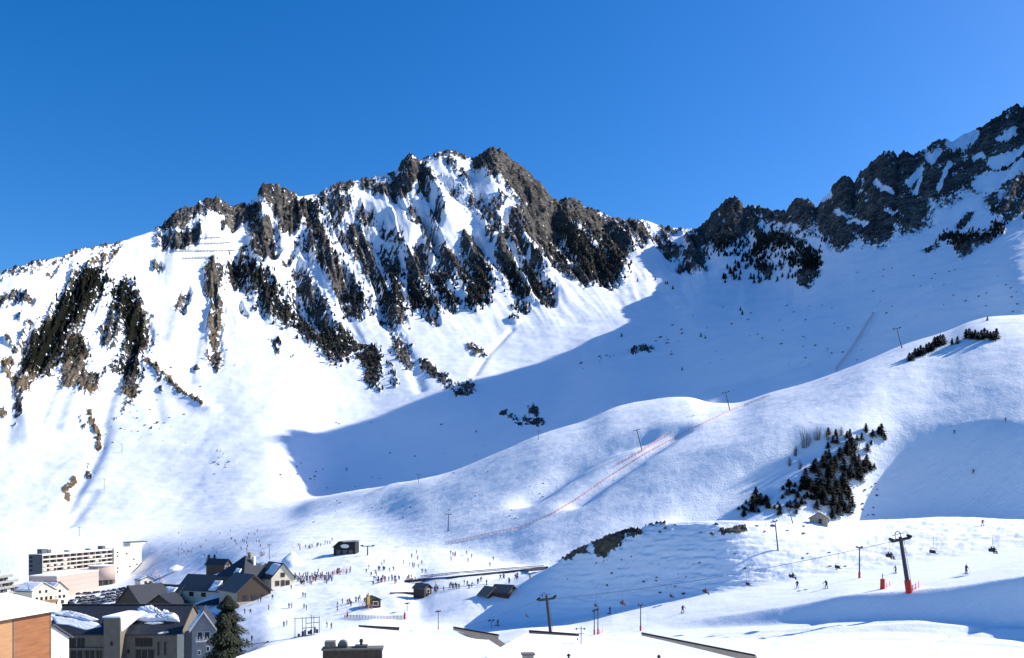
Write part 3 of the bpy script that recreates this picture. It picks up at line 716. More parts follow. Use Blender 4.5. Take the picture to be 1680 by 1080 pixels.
# --- stepped concrete flats at the left edge
ter = thing('terraced_flats', 'stepped grey concrete flats with long dark balconies at the left edge', 'building', (X(-60, 395), 395, -48), math.radians(92))
for k in range(7):
    Lk = 62 - k * 5.2 - (6 if k > 4 else 0); z = k * 2.75
    MB().box(0, Lk - 1.2, 1.4, 14, z - (4 if k == 0 else 0), z + 2.747).build('wall', M['concrete'], ter)
    MB().box(0, Lk, -.2, 1.397, z + 2.2, z + 2.7).build('floor_slab', M['concrete'], ter)
    MB().box(0, Lk, -.34, -.203, z + 2.3, z + 3.5).build('balcony', M['concrete'], ter)
    for i in range(int(Lk // 6.6)):
        x = Lk - 1.8 - (i + 1) * 6.6
        if x < 0: break
        w_ = MB().box(x + .4, x + 5.4, 1.32, 1.397, z + .1, z + 2.1).build('window', M['white'] if (i * 3 + k) % 4 == 1 else M['dwood'], ter)
        MB().box(x + .6, x + (2.8 if (i * 3 + k) % 4 == 1 else 5.2), 1.28, 1.317, z + .2, z + 2.0).build('pane', M['glass'], w_)
        MB().box(x - .1, x + .1, -.15, 1.395, z + .05, z + 2.19).build('balcony_divider', M['white'] if i % 2 else M['concrete'], ter)
    MB().box(Lk - 1.2 - 5, Lk - 1.21, 1.6, 13.8, z + 2.75, z + 3.0).build('terrace_snow', M['snow'], ter)

# --- small cream house with a snow roof, and the shingled lean-to beside it
g = gable_house('village_house', 'cream house with small dark windows and a snowy roof beside the stepped flats', 'house', (X(72, 402), 402, -43.6), math.radians(66), 12, 11, 5.2, 3.4, M['cream'], M['slate2'], base=6,
                snow=[(1, .04, .95, .02, .98, .4), (-1, .04, .95, .02, .98, .4)], wins=[(-3.6, 1.0, .9, 1.3), (-1.2, 1.0, .9, 1.3), (1.2, 1.0, .9, 1.3), (3.6, 1.0, .9, 1.3), (-2, 4.2, .9, 1.1), (1.2, 4.2, .9, 1.1), (-3.2, -2.4, 1.6, 1.8), (.6, -2.4, 1.8, 1.8)])
MB().box(-6.4, 6.4, -1.3, -.005, -.35, -.1).build('balcony_floor', M['wood'], g)
MB().box(-6.4, 6.4, -1.34, -1.22, -.09, .8).build('balcony', M['wood'], g)
g = gable_house('village_house', 'cream house under a dark shingled roof left of the parked cars', 'house', (X(98, 418), 418, -44.2), math.radians(62), 8, 10, 4.6, 3.6, M['pale'], M['tile'], base=6,
                snow=[(-1, .1, .9, .05, .9, .3)], wins=[(-2.4, .8, 1.0, 1.2), (0, .8, 1.0, 1.2), (2.2, .8, 1.0, 1.2), (0, 3.6, .9, 1.0), (-2, -1.8, 1.2, 1.4), (1.4, -1.8, 1.2, 1.4)])

# --- orange timber clad building at the lower left
ob = thing('timber_clad_building', 'building clad in orange boards under a thick snow roof at the lower left corner', 'building', (-76.9 + .2, 118, -46), math.atan2(22, 3.85))
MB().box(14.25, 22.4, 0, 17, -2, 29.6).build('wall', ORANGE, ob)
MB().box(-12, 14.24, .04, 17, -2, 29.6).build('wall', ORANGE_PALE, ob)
for x in (14.18, 22.2): MB().box(x, x + .22, -.07, .02 - .025, -2, 29.58).build('corner_trim', M['wood'] if x > 20 else M['tile'], ob)
MB().slab([(-13, -1.0, 29.75), (23.6, -1.0, 29.75), (23.6, 8.4, 31.6), (-13, 8.4, 31.6)], .35).build('roof', M['white'], ob)
MB().slab([(-13, 17.8, 29.75), (-13, 8.4, 31.6), (23.6, 8.4, 31.6), (23.6, 17.8, 29.75)], .35).build('roof', M['white'], ob)
m = MB(); m.slab([(-13.1, -1.15, 30.15), (23.4, -1.15, 30.15), (23.4, 8.4, 32.05), (-13.1, 8.4, 32.05)], .38); m.build('roof_snow', M['snow'], ob)
m = MB(); m.slab([(-13.1, 8.401, 32.05), (23.4, 8.401, 32.05), (23.4, 17.9, 30.15), (-13.1, 17.9, 30.15)], .38); m.build('roof_snow', M['snow'], ob)
MB().bar((23.55, -1.1, 29.72), (23.55, 8.4, 31.62), .12, .5).build('verge_board', M['tile'], ob)

g = gable_house('village_house', 'white house with a plain dark roof squeezed between orange building and dark lodge', 'house', (X(84, 150), 150, -29), math.radians(80), 9, 9, 6.2, 2.6, M['white'], M['slate2'], base=18, wins=[(-1.5, 1.5, 1.2, 1.5), (1.8, 1.5, 1.2, 1.5)])

# --- big lodge with the dark blue slate roof
lod = thing('mountain_lodge', 'big beige lodge in shade with dark slate roof and lumpy snow patches', 'building', (X(80, 205), 205, -46))
x1 = X(296, 205) - X(80, 205)
def lx(px, d=205): return X(px, d) - X(80, 205)
def lz(row, d=205): return Z(row, d) + 46
EA, RI = lz(1041, 204.4), lz(992, 213)
ey, ry = -.6, 8.0
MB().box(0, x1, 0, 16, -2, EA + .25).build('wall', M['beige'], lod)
MB().slab([(-1, ey, EA), (x1 + .2, ey, EA), (x1 + .2, ry, RI), (-1, ry, RI)], .25).build('roof', M['slate'], lod)
MB().slab([(-1, 16.6, EA), (-1, ry, RI), (x1 + .2, ry, RI), (x1 + .2, 16.6, EA)], .25).build('roof', M['slate'], lod)
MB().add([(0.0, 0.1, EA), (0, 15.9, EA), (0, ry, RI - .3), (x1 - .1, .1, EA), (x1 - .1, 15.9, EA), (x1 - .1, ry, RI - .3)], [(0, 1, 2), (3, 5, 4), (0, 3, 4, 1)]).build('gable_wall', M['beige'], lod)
MB().bar((-1, ry, RI + .06), (x1 + .2, ry, RI + .06), .5, .18).build('ridge_cap', M['dsteel'], lod)
def on_roof(px, row):
    """point of the front roof plane seen at (px,row), in lodge coordinates"""
    k = (RI - EA) / (ry - ey); c = (PY - row) / F
    # z = -46+EA+k*(y-ey) ; depth=205+y ; z = c*depth
    y = (c * 205 + 46 - EA + k * ey) / (k - c)
    return (X(px, 205 + y) - X(80, 205), y, EA + k * (y - ey) + .01)
for poly, h in (([(84, 1003), (112, 1003), (140, 1009), (162, 1017), (150, 1020), (112, 1012), (84, 1008)], .35),
                ([(84, 1011), (120, 1014), (160, 1022), (168, 1028), (140, 1034), (112, 1026), (92, 1024)], .12),
                ([(218, 1014), (228, 999), (248, 995), (262, 1003), (270, 1010), (276, 1003), (281, 1009), (292, 1011), (295, 1021), (270, 1019), (246, 1021), (222, 1018)], .75),
                ([(236, 1023), (262, 1021), (270, 1023), (250, 1025)], .2), ([(258, 1043 - 3), (276, 1036), (277, 1038), (262, 1041)], .2)):
    lumpy([on_roof(*q) for q in poly][::-1], 0, h, int(poly[0][0]), M['snow'], 'snow_cover', lod, lump=.45)
# cream stair tower with its bright snow roof
tx0, tx1 = lx(170, 202), lx(197, 202)
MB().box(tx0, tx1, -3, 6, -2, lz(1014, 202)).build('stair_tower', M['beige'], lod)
MB().slab([(tx0 - .2, -3.2, lz(1014, 202) + .02), (tx1 + .1, -3.2, lz(1014, 202) + .02), (tx1 + 2.6, 6.4, lz(1012, 202)), (tx0 + 1.6, 6.4, lz(1012, 202))], .35, (0, 0, 1)).build('roof_snow', M['snow'], lod)
MB().add([(tx1 + .02, -2.6, lz(1015, 202)), (tx1 + 2.4, 4, lz(1013, 202)), (tx1 + .1, -2.4, lz(1037, 202)), (tx1 + .02, -2.0, lz(1015, 202)), (tx1 + 2.4, 4.6, lz(1013, 202)), (tx1 + .1, -1.8, lz(1037, 202))],
         [(0, 2, 1), (3, 4, 5), (0, 1, 4, 3), (1, 2, 5, 4), (2, 0, 3, 5)]).build('snow_cover', M['snow'], lod)
def lwin(px0, px1, r0, r1, d=205, y=-.12, frame=M['white'], name='window', bars=1, par=lod):
    f = MB().box(lx(px0, d), lx(px1, d), d - 205 + y, d - 205 - .004, lz(r1, d), lz(r0, d)).build(name, frame, par)
    n_ = bars + 1; w_ = (lx(px1, d) - lx(px0, d)) / n_
    for i in range(n_):
        MB().box(lx(px0, d) + i * w_ + .1, lx(px0, d) + (i + 1) * w_ - .1, d - 205 + y - .04, d - 205 + y - .003, lz(r1, d) + .1, lz(r0, d) - .1).build('pane', M['glass'], f)
lwin(222, 250, 1047, 1061, bars=3, frame=M['dwood']); lwin(222, 253, 1065, 1084, bars=2, frame=M['beige'])
lwin(181, 185, 1053, 1060, d=202, frame=M['dwood'], bars=0); lwin(209, 213, 1066, 1072, frame=M['dwood'], bars=0)
for p0, p1 in ((110, 124), (127, 139)): lwin(p0, p1, 1047, 1063, frame=M['dwood'], bars=1)
for p0, p1 in ((100, 113), (116, 137), (140, 156), (159, 168), (178, 190)): lwin(p0, p1, 1067, 1084, frame=M['beige'], bars=1)
for p0 in (258, 269): lwin(p0, p0 + 4, 1053, 1076, frame=M['tile'], bars=0)
MB().box(0, lx(172), -.5, -.005, lz(1066), lz(1063)).build('balcony_floor', M['beige'], lod)
for px in (92, 114, 138, 158): MB().tube((lx(px), -.45, -2), (lx(px), -.45, lz(1066.2)), .16, n=6).build('pillar', M['beige'], lod)
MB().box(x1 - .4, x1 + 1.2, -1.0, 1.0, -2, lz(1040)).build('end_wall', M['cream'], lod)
MB().box(x1 + 1.25, x1 + 3.0, -.8, 6, -2, lz(1036)).build('glazed_link', M['dgrey'], lod)
# right hand gable wing of the lodge: a house of its own
w = gable_house('gabled_house', 'narrow grey house with a steep gable, small windows and snow on its left roof', 'house', (X(334, 196), 196, -46), math.radians(17), 4.9, 12, lz(1033, 196), 3.9, M['grey'], M['slate'], base=2, over=.5,
                snow=[(-1, .25, .98, .05, .6, .45)], wins=[(-.75, 16.6, 1.0, 1.5), (.75, 16.6, 1.0, 1.5), (-.9, 13.2, .5, .8), (.9, 13.9, .5, .9), (-.9, 8.6, .7, .7), (.9, 9.4, .7, .8), (-.9, 4.6, .7, .7)])
MB().slab([(-2.9, -.62, 19.0 - .9), (0, -.62, 22.8 - .45), (0, -.62, 22.8 + .05), (-2.9, -.62, 19.0 - .4)], .12, (0, -1, 0)).build('verge_board', M['white'], w)
MB().slab([(0, -.62, 22.8 - .45), (2.9, -.62, 19.0 - .9), (2.9, -.62, 19.0 - .4), (0, -.62, 22.8 + .05)], .12, (0, -1, 0)).build('verge_board', M['white'], w)
MB().box(-1.6, 1.6, -1.0, -.005, 16.0, 16.25).build('balcony_floor', M['white'], w)
for k in range(5): MB().box(-1.5 + .75 * k - .06, -1.5 + .75 * k + .06, -1.0, -.9, 16.26, 17.2).build('railing', M['white'], w)

# --- chalet cluster above the lodge
def at(px, d, z): return (X(px, d), d, z)
g = gable_house('chalet', 'dark roofed chalet with a blue snow sheet on its roof beside the car park', 'chalet', at(212, 322, -36.6), math.radians(-28), 13, 14, 1.0, 6.4, M['dwood'], M['slate'], base=13,
            snow=[(-1, .08, .8, .15, .95, .4)], wins=[(-2, -2.2, 1.4, 1.6), (1.6, -2.2, 1.4, 1.6)])
g = gable_house('chalet', 'long chalet with two white snow patches on its dark roof and a cream gable', 'chalet', at(302, 333, -38.2), math.radians(62), 13, 20, 2.6, 5.6, M['cream'], M['slate2'], base=13,
            snow=[(-1, .15, .72, .12, .42, .3), (-1, .25, .7, .5, .78, .3)], wins=[(-2.5, .5, 2.2, 1.6), (1.8, .5, 2.2, 1.6), (-1.6, 3.4, 1.4, 1.4), (1.2, 3.4, 1.4, 1.4)])
MB().box(-5.6, 5.6, -1.4, -.2, 2.3, 2.5).build('balcony_floor', M['wood'], g); MB().box(-5.6, 5.6, -1.45, -1.33, 2.51, 3.4).build('balcony', M['wood'], g)
MB().box(-5.6, 5.6, -1.4, -.2, -.9, -.7).build('balcony_floor', M['wood'], g); MB().box(-5.6, 5.6, -1.45, -1.33, -.69, .2).build('balcony', M['wood'], g)
g = gable_house('chalet', 'low dark chalet with a white timber frame on its front, above the lodge ridge', 'chalet', at(262, 318, -39.0), math.radians(-8), 14, 10, 2.0, 5.0, M['dwood'], M['slate'], base=13, wins=[(-3, -.5, 2.4, 2.0), (1.5, -.5, 2.4, 2.0)])
for s in (-1, 1): MB().bar((-2.5 + s * 3.4, -.8, 0), (-2.5 + s * .2, -.8, 3.2), .25, .25).build('timber_brace', M['pale'], g)
for x in (-6.2, -2.5, .9, 3): MB().bar((x, -.8, -2.5), (x, -.8, 2.6 if x < 0 else 1), .3, .3).build('timber_post', M['pale'], g)
MB().bar((-6.2, -.8, .2), (3.2, -.8, .2), .25, .25).build('timber_rail', M['pale'], g)
g = gable_house('chalet', 'chalet with a smooth slate roof, one snow patch and a sunny cream wall', 'chalet', hit(372, 978, 2.9), math.radians(64), 11, 19, 2.4, 5.0, M['cream'], M['slate2'], base=6,
            snow=[(-1, .35, .95, .02, .2, .35)], wins=[(-2, -.4, 1.3, 1.5), (2, -.4, 1.3, 1.5), (0, 3.2, 1.2, 1.2)], side_wins=[(-1, 6, 0, 2, 1.4), (-1, 12, 0, 2, 1.4)])
# tall pyramid-roofed building
py = thing('pyramid_roof_chalet', 'tall dark chalet under a steep black pyramid roof in the middle of the hamlet', 'chalet', hit(403, 972, 2.9) - Vector((0, 0, 1)), math.radians(-32))
MB().box(-5.6, 5.6, -5.6, 5.6, -3, 7).build('wall', M['dwood'], py)
m = MB(); hh = 7.6; zb = 7.0; m.add([(-hh, -hh, zb), (hh, -hh, zb), (hh, hh, zb), (-hh, hh, zb), (0, 0, zb + 7.4), (-hh, -hh, zb - .3), (hh, -hh, zb - .3), (hh, hh, zb - .3), (-hh, hh, zb - .3)],
      [(0, 1, 4), (1, 2, 4), (2, 3, 4), (3, 0, 4), (0, 5, 6, 1), (1, 6, 7, 2), (2, 7, 8, 3), (3, 8, 5, 0), (5, 8, 7, 6)]); m.build('roof', M['slate'], py)
lumpy([(hh * .15, -hh * .86, zb + 1.1), (hh * .55, -hh * .9, zb + .8), (hh * .45, -hh * .62, zb + 2.85), (hh * .1, -hh * .6, zb + 3.0)], 0, .3, 3, M['snow'], 'snow_cover', py, .8)
MB().box(-.8, .8, 1.6, 3, zb + 4, zb + 8.4).build('chimney', M['stone'], py)
MB().box(2.6, 3.6, .6, 1.6, zb + 3.4, zb + 7.0).build('chimney', M['white'], py)
for z in (.8, 3.9): 
    for x in (-3, 0, 3):
        f = MB().box(x - .8, x + .8, -5.7, -5.605, z, z + 1.7).build('window', M['dwood'], py); MB().box(x - .65, x + .65, -5.75, -5.703, z + .1, z + 1.6).build('pane', M['glass'], f)
g = gable_house('chalet', 'stone fronted chalet with a sagging slate roof at the edge of the ski crowd', 'chalet', hit(417, 986, 2.9), math.radians(40), 12, 15, 3.4, 5.2, M['stone'], M['slate2'], base=4,
            snow=[(1, .1, .5, .9, .99, .2)], wins=[(-3, .4, 1.6, 1.7), (0, .4, 1.6, 1.7), (3, .4, 1.2, 1.7)], side_wins=[(1, 4, .3, 1.6, 1.5), (1, 8, .3, 1.6, 1.5), (1, 11.5, 1.6, 2.2, 1.4)], gable_mat=M['dwood'])
g = gable_house('chalet', 'chalet with a pale pointed gable and a big snow patch, rightmost of the hamlet', 'chalet', hit(464, 962, 2.9), math.radians(36), 8.4, 13, 3.2, 4.8, M['cream'], M['slate'], base=4,
            snow=[(-1, .1, .75, .05, .55, .45)], wins=[(-2, .4, 1.2, 1.5), (1.8, .4, 1.2, 1.5), (0, 3.4, 1.2, 1.3)], door=(0, 1.3, 2.2))
for px, row, rz_, w_, dp_, lb, wl, sn in [(243, 958, 40, 9, 10, 'low snow covered house above the car park, left of the long chalet', 'pale', 1), (374, 934, 66, 5, 11, 'low dark shed behind the pyramid roofed chalet', 'dwood', 0), (352, 938, 20, 5.5, 7, 'small dark annex peeping out left of the pyramid roofed chalet', 'dwood', 1), (436, 944, 30, 6, 8, 'small stone house with snowy roof tucked behind the pyramid roofed chalet', 'stone', 1)]:
    gable_house('village_house', lb, 'house', hit(px, row, 4.6), math.radians(rz_), w_, dp_, 2.2, 2.4, M[wl], M['slate'], base=4, wins=[(-1.4, .3, 1.1, 1.2), (1.4, .3, 1.1, 1.2)], snow=[(-1, .1, .9, .08, .9, .35)] if sn else [(1, .2, .8, .3, .7, .3)])
# blue-shaded lean-to canopy
cn = thing('canopy', 'sloping canopy roof with a sunlit snowy ridge between the chalets', 'canopy', at(352, 322, -38), math.radians(10))
MB().slab([(-6, -3, 2.4), (8.5, -3, 2.4), (8.5, 3.5, 7.2), (1.5, 3.5, 6.2)], .3).build('roof', M['slate'], cn)
MB().slab([(-6.2, -2.4, 2.9), (1.4, 3.6, 6.5), (8.6, 3.6, 7.5), (8.6, 2.2, 6.6)], .4).build('snow_cover', M['snow'], cn)
for x, y in ((-5.5, -2.6), (0, -2.6), (4, -2.6), (8, -2.6), (8, 3), (2, 3)): MB().tube((x, y, -3), (x, y, 2.3 if y < 0 else 5.8), .14, n=6).build('post', M['wood'], cn)
fr = gable_house('storage_shed', 'low shed buried under a bulging white snow roof beside the big conifers', 'shed', at(330, 292, -39.5), math.radians(20), 9, 9, 2.0, 1.4, M['dgrey'], M['slate2'], base=5, snow=[(1, .0, .98, .0, 1., .6), (-1, .0, .98, .0, 1., .6)])

# --- black lift garage on the far slope foot, and small huts
p = hit(565, 910)
hg = thing('lift_garage', 'black rounded lift garage with a white oval opening on the upper piste', 'hut', p, math.radians(-6))
W = 9.6
m = MB(); prof = [(-W / 2, -1), (W / 2, -1), (W / 2, 5.6), (-W / 2 + 2.6, 5.2), (-W / 2, 3.0)]
m.add([(a, 0, c) for a, c in prof] + [(a, 6, c) for a, c in prof], [(0, 1, 2, 3, 4), (9, 8, 7, 6, 5)] + [(i, 5 + i, 5 + (i + 1) % 5, (i + 1) % 5) for i in range(5)]); m.build('wall', M['black'], hg)
MB().slab([(-W / 2 - .5, -.6, 2.9), (-W / 2 + 2.4, -.6, 5.5), (-W / 2 + 2.4, 6.5, 5.5), (-W / 2 - .5, 6.5, 2.9)], .2, (0, 0, 1)).build('roof', M['dgrey'], hg)
MB().slab([(-W / 2 + 2.42, -.6, 5.5), (W / 2 + .5, -.6, 5.9), (W / 2 + .5, 6.5, 5.9), (-W / 2 + 2.42, 6.5, 5.5)], .2, (0, 0, 1)).build('roof', M['dgrey'], hg)
m = MB(); n = 20; m.add([(.2 + 1.9 * math.cos(2 * math.pi * k / n), -.1, 3.6 + .85 * math.sin(2 * math.pi * k / n)) for k in range(n)] + [(.2 + 1.9 * math.cos(2 * math.pi * k / n), -.005, 3.6 + .85 * math.sin(2 * math.pi * k / n)) for k in range(n)],
      [tuple(range(n))] + [(k, n + k, n + (k + 1) % n, (k + 1) % n) for k in range(n)]); m.build('window', M['white'], hg)
for x in (-2.6, .2, 2.8): MB().box(x - .9, x + .9, -.12, -.005, -.5, 1.9).build('door', M['dgrey'], hg)

p = hit(702, 977)
g = gable_house('lift_hut', 'brown timber lift hut with a tall post at the foot of the beginner slope', 'hut', p, math.radians(55), 3.4, 4.4, 2.2, 1.2, M['dwood'], M['slate2'], base=1, over=.4, wins=[(0, .9, 1.2, 1.0)])
MB().tube((2.6, -.8, -.5), (2.6, -.8, 4.8), .14, n=6).build('post', M['yellow'], g)
MB().bar((1.8, -.8, 4.4), (3.6, -.8, 4.4), .2, .2).build('cross_beam', M['yellow'], g)
p = hit(616, 998)
g = gable_house('lift_hut', 'dark wooden drag lift hut with a yellow mast beside a red net', 'hut', p, math.radians(28), 3.2, 4.2, 2.4, .8, M['dwood'], M['slate2'], base=1, over=.3, wins=[(0, .9, 1.4, 1.0)])
MB().tube((-2.3, -.4, -.5), (-2.3, -.4, 4.6), .2, n=6).build('post', M['yellow'], g)
MB().box(-2.7, -1.9, -.7, -.1, 1.2, 3.6).build('panel', M['yellow'], g)
p = hit(811, 977); gable_house('roof_hut', 'small hut buried to its grey gable roof, nearest the edge of the shaded hillock', 'hut', p, math.radians(35), 4.2, 4.2, .2, 1.9, M['dwood'], M['tile'], base=2)
p = hit(840, 973); gable_house('roof_hut', 'low dark hut half hidden by the shaded hillock', 'hut', p, math.radians(60), 4.0, 5.0, .5, 1.5, M['dwood'], M['slate2'], base=2)
p = hit(1343, 859.5, 4.6)
hut = gable_house('stone_hut', 'small stone hut with a grey gable roof on the crest of the snowy hillock', 'hut', p, math.radians(-24), 4.3, 4.6, 1.35, 1.35, M['stone'], M['tile'], base=1.5, over=.3, side_wins=[(1, 1.4, .3, .5, .6), (1, 3.2, .3, .5, .6)], door=(.4, .8, 1.2))

# --- snowy roofs right below the camera
def near_roof(name, label, poly, strips, zground, lines=()):
    c = sum((P(*q) for q in poly), Vector()) / len(poly)
    t = thing(name, label, 'building', (c.x, c.y, zground))
    L_ = lambda q, dz_=0.0: P(*q) - Vector((c.x, c.y, zground)) + Vector((0, 0, dz_))
    top = [L_(q) for q in poly]
    cen = sum(top, Vector()) / len(top)
    MB().slab([p - Vector((0, 0, .32)) for p in top], .25).build('roof', M['tile'], t)
    inner = [cen + (p - cen) * .93 for p in top]
    m = MB(); n = len(inner)
    m.add([(p.x, p.y, -2) for p in inner] + [tuple(p - Vector((0, 0, .58))) for p in inner], [tuple(range(n, 2 * n))] + [(i, (i + 1) % n, n + (i + 1) % n, n + i) for i in range(n)])
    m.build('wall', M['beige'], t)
    return t, L_, top
t, L_, top = near_roof('snowy_roof_building', 'building just below with a broad snow roof and box chimneys at its front', [(330, 1180, 68), (388, 1079, 85), (440, 1061, 90), (500, 1047, 94), (590, 1029, 99), (690, 1034, 99), (748, 1031, 99), (818, 1044, 96), (900, 1100, 82), (700, 1190, 66)], [], -46)
snow_near = []
def snow_sheet(t, L_, poly, h=.32):
    m = MB(); m.slab([L_(q, h - .3) for q in poly], h); return m.build('roof_snow', M['snow'], t)
snow_sheet(t, L_, [(330, 1180, 68), (388, 1078, 85), (440, 1060, 90), (500, 1046, 94), (586, 1029, 98.5), (640, 1034, 98), (700, 1038, 98), (738, 1033, 98.5), (800, 1049, 95), (880, 1100, 81), (700, 1190, 66)])
def wedge(t, L_, p0, p1, w0, w1, mat=M['tile']):
    """bare strip of roof along its far verge: dark cap and a brown band that widens"""
    a, b_ = L_(p0, .03), L_(p1, .03); k = Vector((0, -1, -.14))
    MB().slab([a, b_, b_ + k * w1, a + k * w0], .3).build('verge_band', mat, t)
    MB().bar(a + Vector((0, .12, .02)), b_ + Vector((0, .12, .02)), .22, .2).build('verge_board', M['dsteel'], t)
wedge(t, L_, (588, 1028.3, 99.2), (655, 1031.8, 99.2), 2.2, .2, M['dwood'])
wedge(t, L_, (744, 1030.6, 99.2), (818, 1043.6, 96.2), 1.0, 4.2)
t2, L2, top2 = near_roof('snowy_roof_building', 'building just below with a snow roof and a long bare brown verge on its right', [(760, 1200, 64), (800, 1075, 84), (868, 1037, 97), (950, 1043, 96), (1053, 1041, 96), (1240, 1078, 89), (1330, 1112, 83), (1100, 1210, 64)], [], -40)
snow_sheet(t2, L2, [(760, 1200, 64), (800, 1074, 84), (862, 1039.5, 96), (950, 1044.5, 95.5), (1046, 1042, 95.6), (1100, 1054, 92.5), (1160, 1068.5, 90), (1235, 1087, 86), (1310, 1118, 82), (1100, 1210, 64)])
wedge(t2, L2, (868, 1036.4, 97.2), (950, 1042.4, 96.2), 3.0, 1.2, M['dwood'])
wedge(t2, L2, (1053, 1040.2, 96.2), (1240, 1077.0, 89.2), .8, 5.0)
# chimneys on them (things standing on the roof)
def chimney(name, label, px, top_row, d, w_, dep, mat, cap=None, cowl=False, zb=None):
    zt = Z(top_row, d); zb = Z(1062, d) - 2.4 if zb is None else zb
    t = thing(name, label, 'chimney', (X(px, d), d, zb), math.radians(6))
    MB().box(-w_ / 2, w_ / 2, 0, dep, 0, zt - zb).build('stack', mat, t)
    if cap: MB().box(-w_ / 2 - .12, w_ / 2 + .12, -.12, dep + .12, zt - zb + .003, zt - zb + .15).build('cap', cap, t)
    return t
c1 = chimney('chimney_block', 'wide dark chimney block with a brown cap rail along the bottom edge', 578, 1067, 79, 5.2, 1.4, M['dwood'], M['tile'])
h0 = Z(1067, 79) - (Z(1062, 79) - 2.4) + .15
MB().box(-2.45, -1.55, .1, 1.2, h0, h0 + .6).build('flue_box', M['tile'], c1)
m = MB()
for k in range(9):
    a0, a1 = math.pi * k / 9, math.pi * (k + 1) / 9
    m.add([(-.9 - .42 * math.cos(a0), .2, h0 + .25 + .42 * math.sin(a0)), (-.9 - .42 * math.cos(a1), .2, h0 + .25 + .42 * math.sin(a1)), (-.9 - .42 * math.cos(a1), 1.1, h0 + .25 + .42 * math.sin(a1)), (-.9 - .42 * math.cos(a0), 1.1, h0 + .25 + .42 * math.sin(a0)), (-.9, .2, h0 + .1), (-.9, 1.1, h0 + .1)], [(0, 1, 2, 3), (0, 4, 1), (3, 2, 5)])
m.box(-1.32, -.48, .2, 1.1, h0, h0 + .24); m.build('round_cowl', M['dgrey'], c1)
MB().box(.2, 1.3, .2, 1.2, h0, h0 + .2).build('flue_box', M['dgrey'], c1)
m = MB(); m.tube((.75, .6, h0 + .2), (.75, .6, h0 + .5), .12, n=8); m.tube((.75, .6, h0 + .5), (.75, .6, h0 + .75), .2, .12, n=8); m.build('flue_pipe', M['black'], c1)
chimney('roof_chimney', 'small brown box chimney poking through the snow at the bottom edge', 867, 1075.5, 80, .95, .8, M['stone'], M['tile'], zb=Z(1085, 80) - 1.2)
def vent(label, px, top, d, h):
    t = thing('roof_vent', label, 'vent pipe', P(px, top + h, d) - Vector((0, 0, .5)))
    MB().tube((0, 0, 0), (0, 0, h * d / F + .3), .09, n=8).build('pipe', M['dgrey'], t)
    MB().tube((0, 0, h * d / F + .3), (0, 0, h * d / F + .52), .2, .08, n=8).build('cap', M['black'], t)
vent('small black vent pipe at the bottom edge of the right snow roof', 933, 1073, 80, 8)
vent('tiny dark vent pipe on the snow roof below the bare brown verge', 1081, 1075, 78, 5)
# ================================================================ VEGETATION
def mesh_join(parts):
    """one mesh from (MB, material) pairs"""
    me = bpy.data.meshes.new('m'); v = []; f = []; mi = []
    for k, (m, mat) in enumerate(parts):
        n = len(v); v += m.v; f += [tuple(i + n for i in q) for q in m.f]; mi += [k] * len(m.f)
    me.from_pydata(v, [], f); me.update()
    for _, mat in parts: me.materials.append(mat)
    me.polygons.foreach_set('material_index', mi)
    return me

def conifer_crown(h, r, n, seed, leaf, base=.12, taper=1.0, droop=.35):
    """needle sprays: small drooping triangles in tiers round the trunk"""
    rs = random.Random(seed); m = MB()
    for i in range(n):
        t = rs.random() ** .8
        z = h * (base + (1 - base) * t)
        rr = r * (1 - t) ** taper * (.78 + .35 * math.sin(t * 40 + seed)) + .04 * r
        a = rs.uniform(0, 2 * math.pi); q = rs.uniform(.35, 1.05) * rr
        c = Vector((q * math.cos(a), q * math.sin(a), z - q * droop))
        o = Vector((math.cos(a), math.sin(a), -droop * rs.uniform(.4, 1.6))).normalized(); sd = Vector((-math.sin(a), math.cos(a), rs.uniform(-.3, .3)))
        l = leaf * rs.uniform(.6, 1.3) * (1 - .4 * t)
        up = Vector((0, 0, l * rs.uniform(.15, .5)))
        m.add([c - o * l * .6 + up, c + sd * l * .5, c + o * l, c - sd * l * .5], [(0, 1, 2), (0, 2, 3)])
    return m

def conifer(name, label, cat, loc, h, r, n, leaf, seed, group=None, base=.12, mat=None, taper=1.0):
    t = thing(name, label, cat, loc, rnd.uniform(0, 6.28), group)
    m = MB(); m.tube((0, 0, -.8), (0, 0, h * .96), r * .085, .02, 7); m.build('trunk', M['bark'], t)
    cr = conifer_crown(h, r, n, seed, leaf, base, taper)
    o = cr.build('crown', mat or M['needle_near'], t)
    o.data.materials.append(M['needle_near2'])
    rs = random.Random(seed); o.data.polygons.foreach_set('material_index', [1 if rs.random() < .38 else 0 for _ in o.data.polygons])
    return t

# the two big conifers beside the lodge
conifer('conifer_tree', 'tall bushy conifer behind the gabled grey house, further of the two', 'tree', (X(374, 218), 218, -41.5), 19.5, 6.6, 9000, .62, 3, base=.06, taper=.5)
conifer('conifer_tree', 'broad dark conifer rising from the bottom edge beside the grey gabled house', 'tree', (X(366, 178), 178, -42.5), 20.8, 8.0, 10000, .55, 8, base=.05, taper=.8)
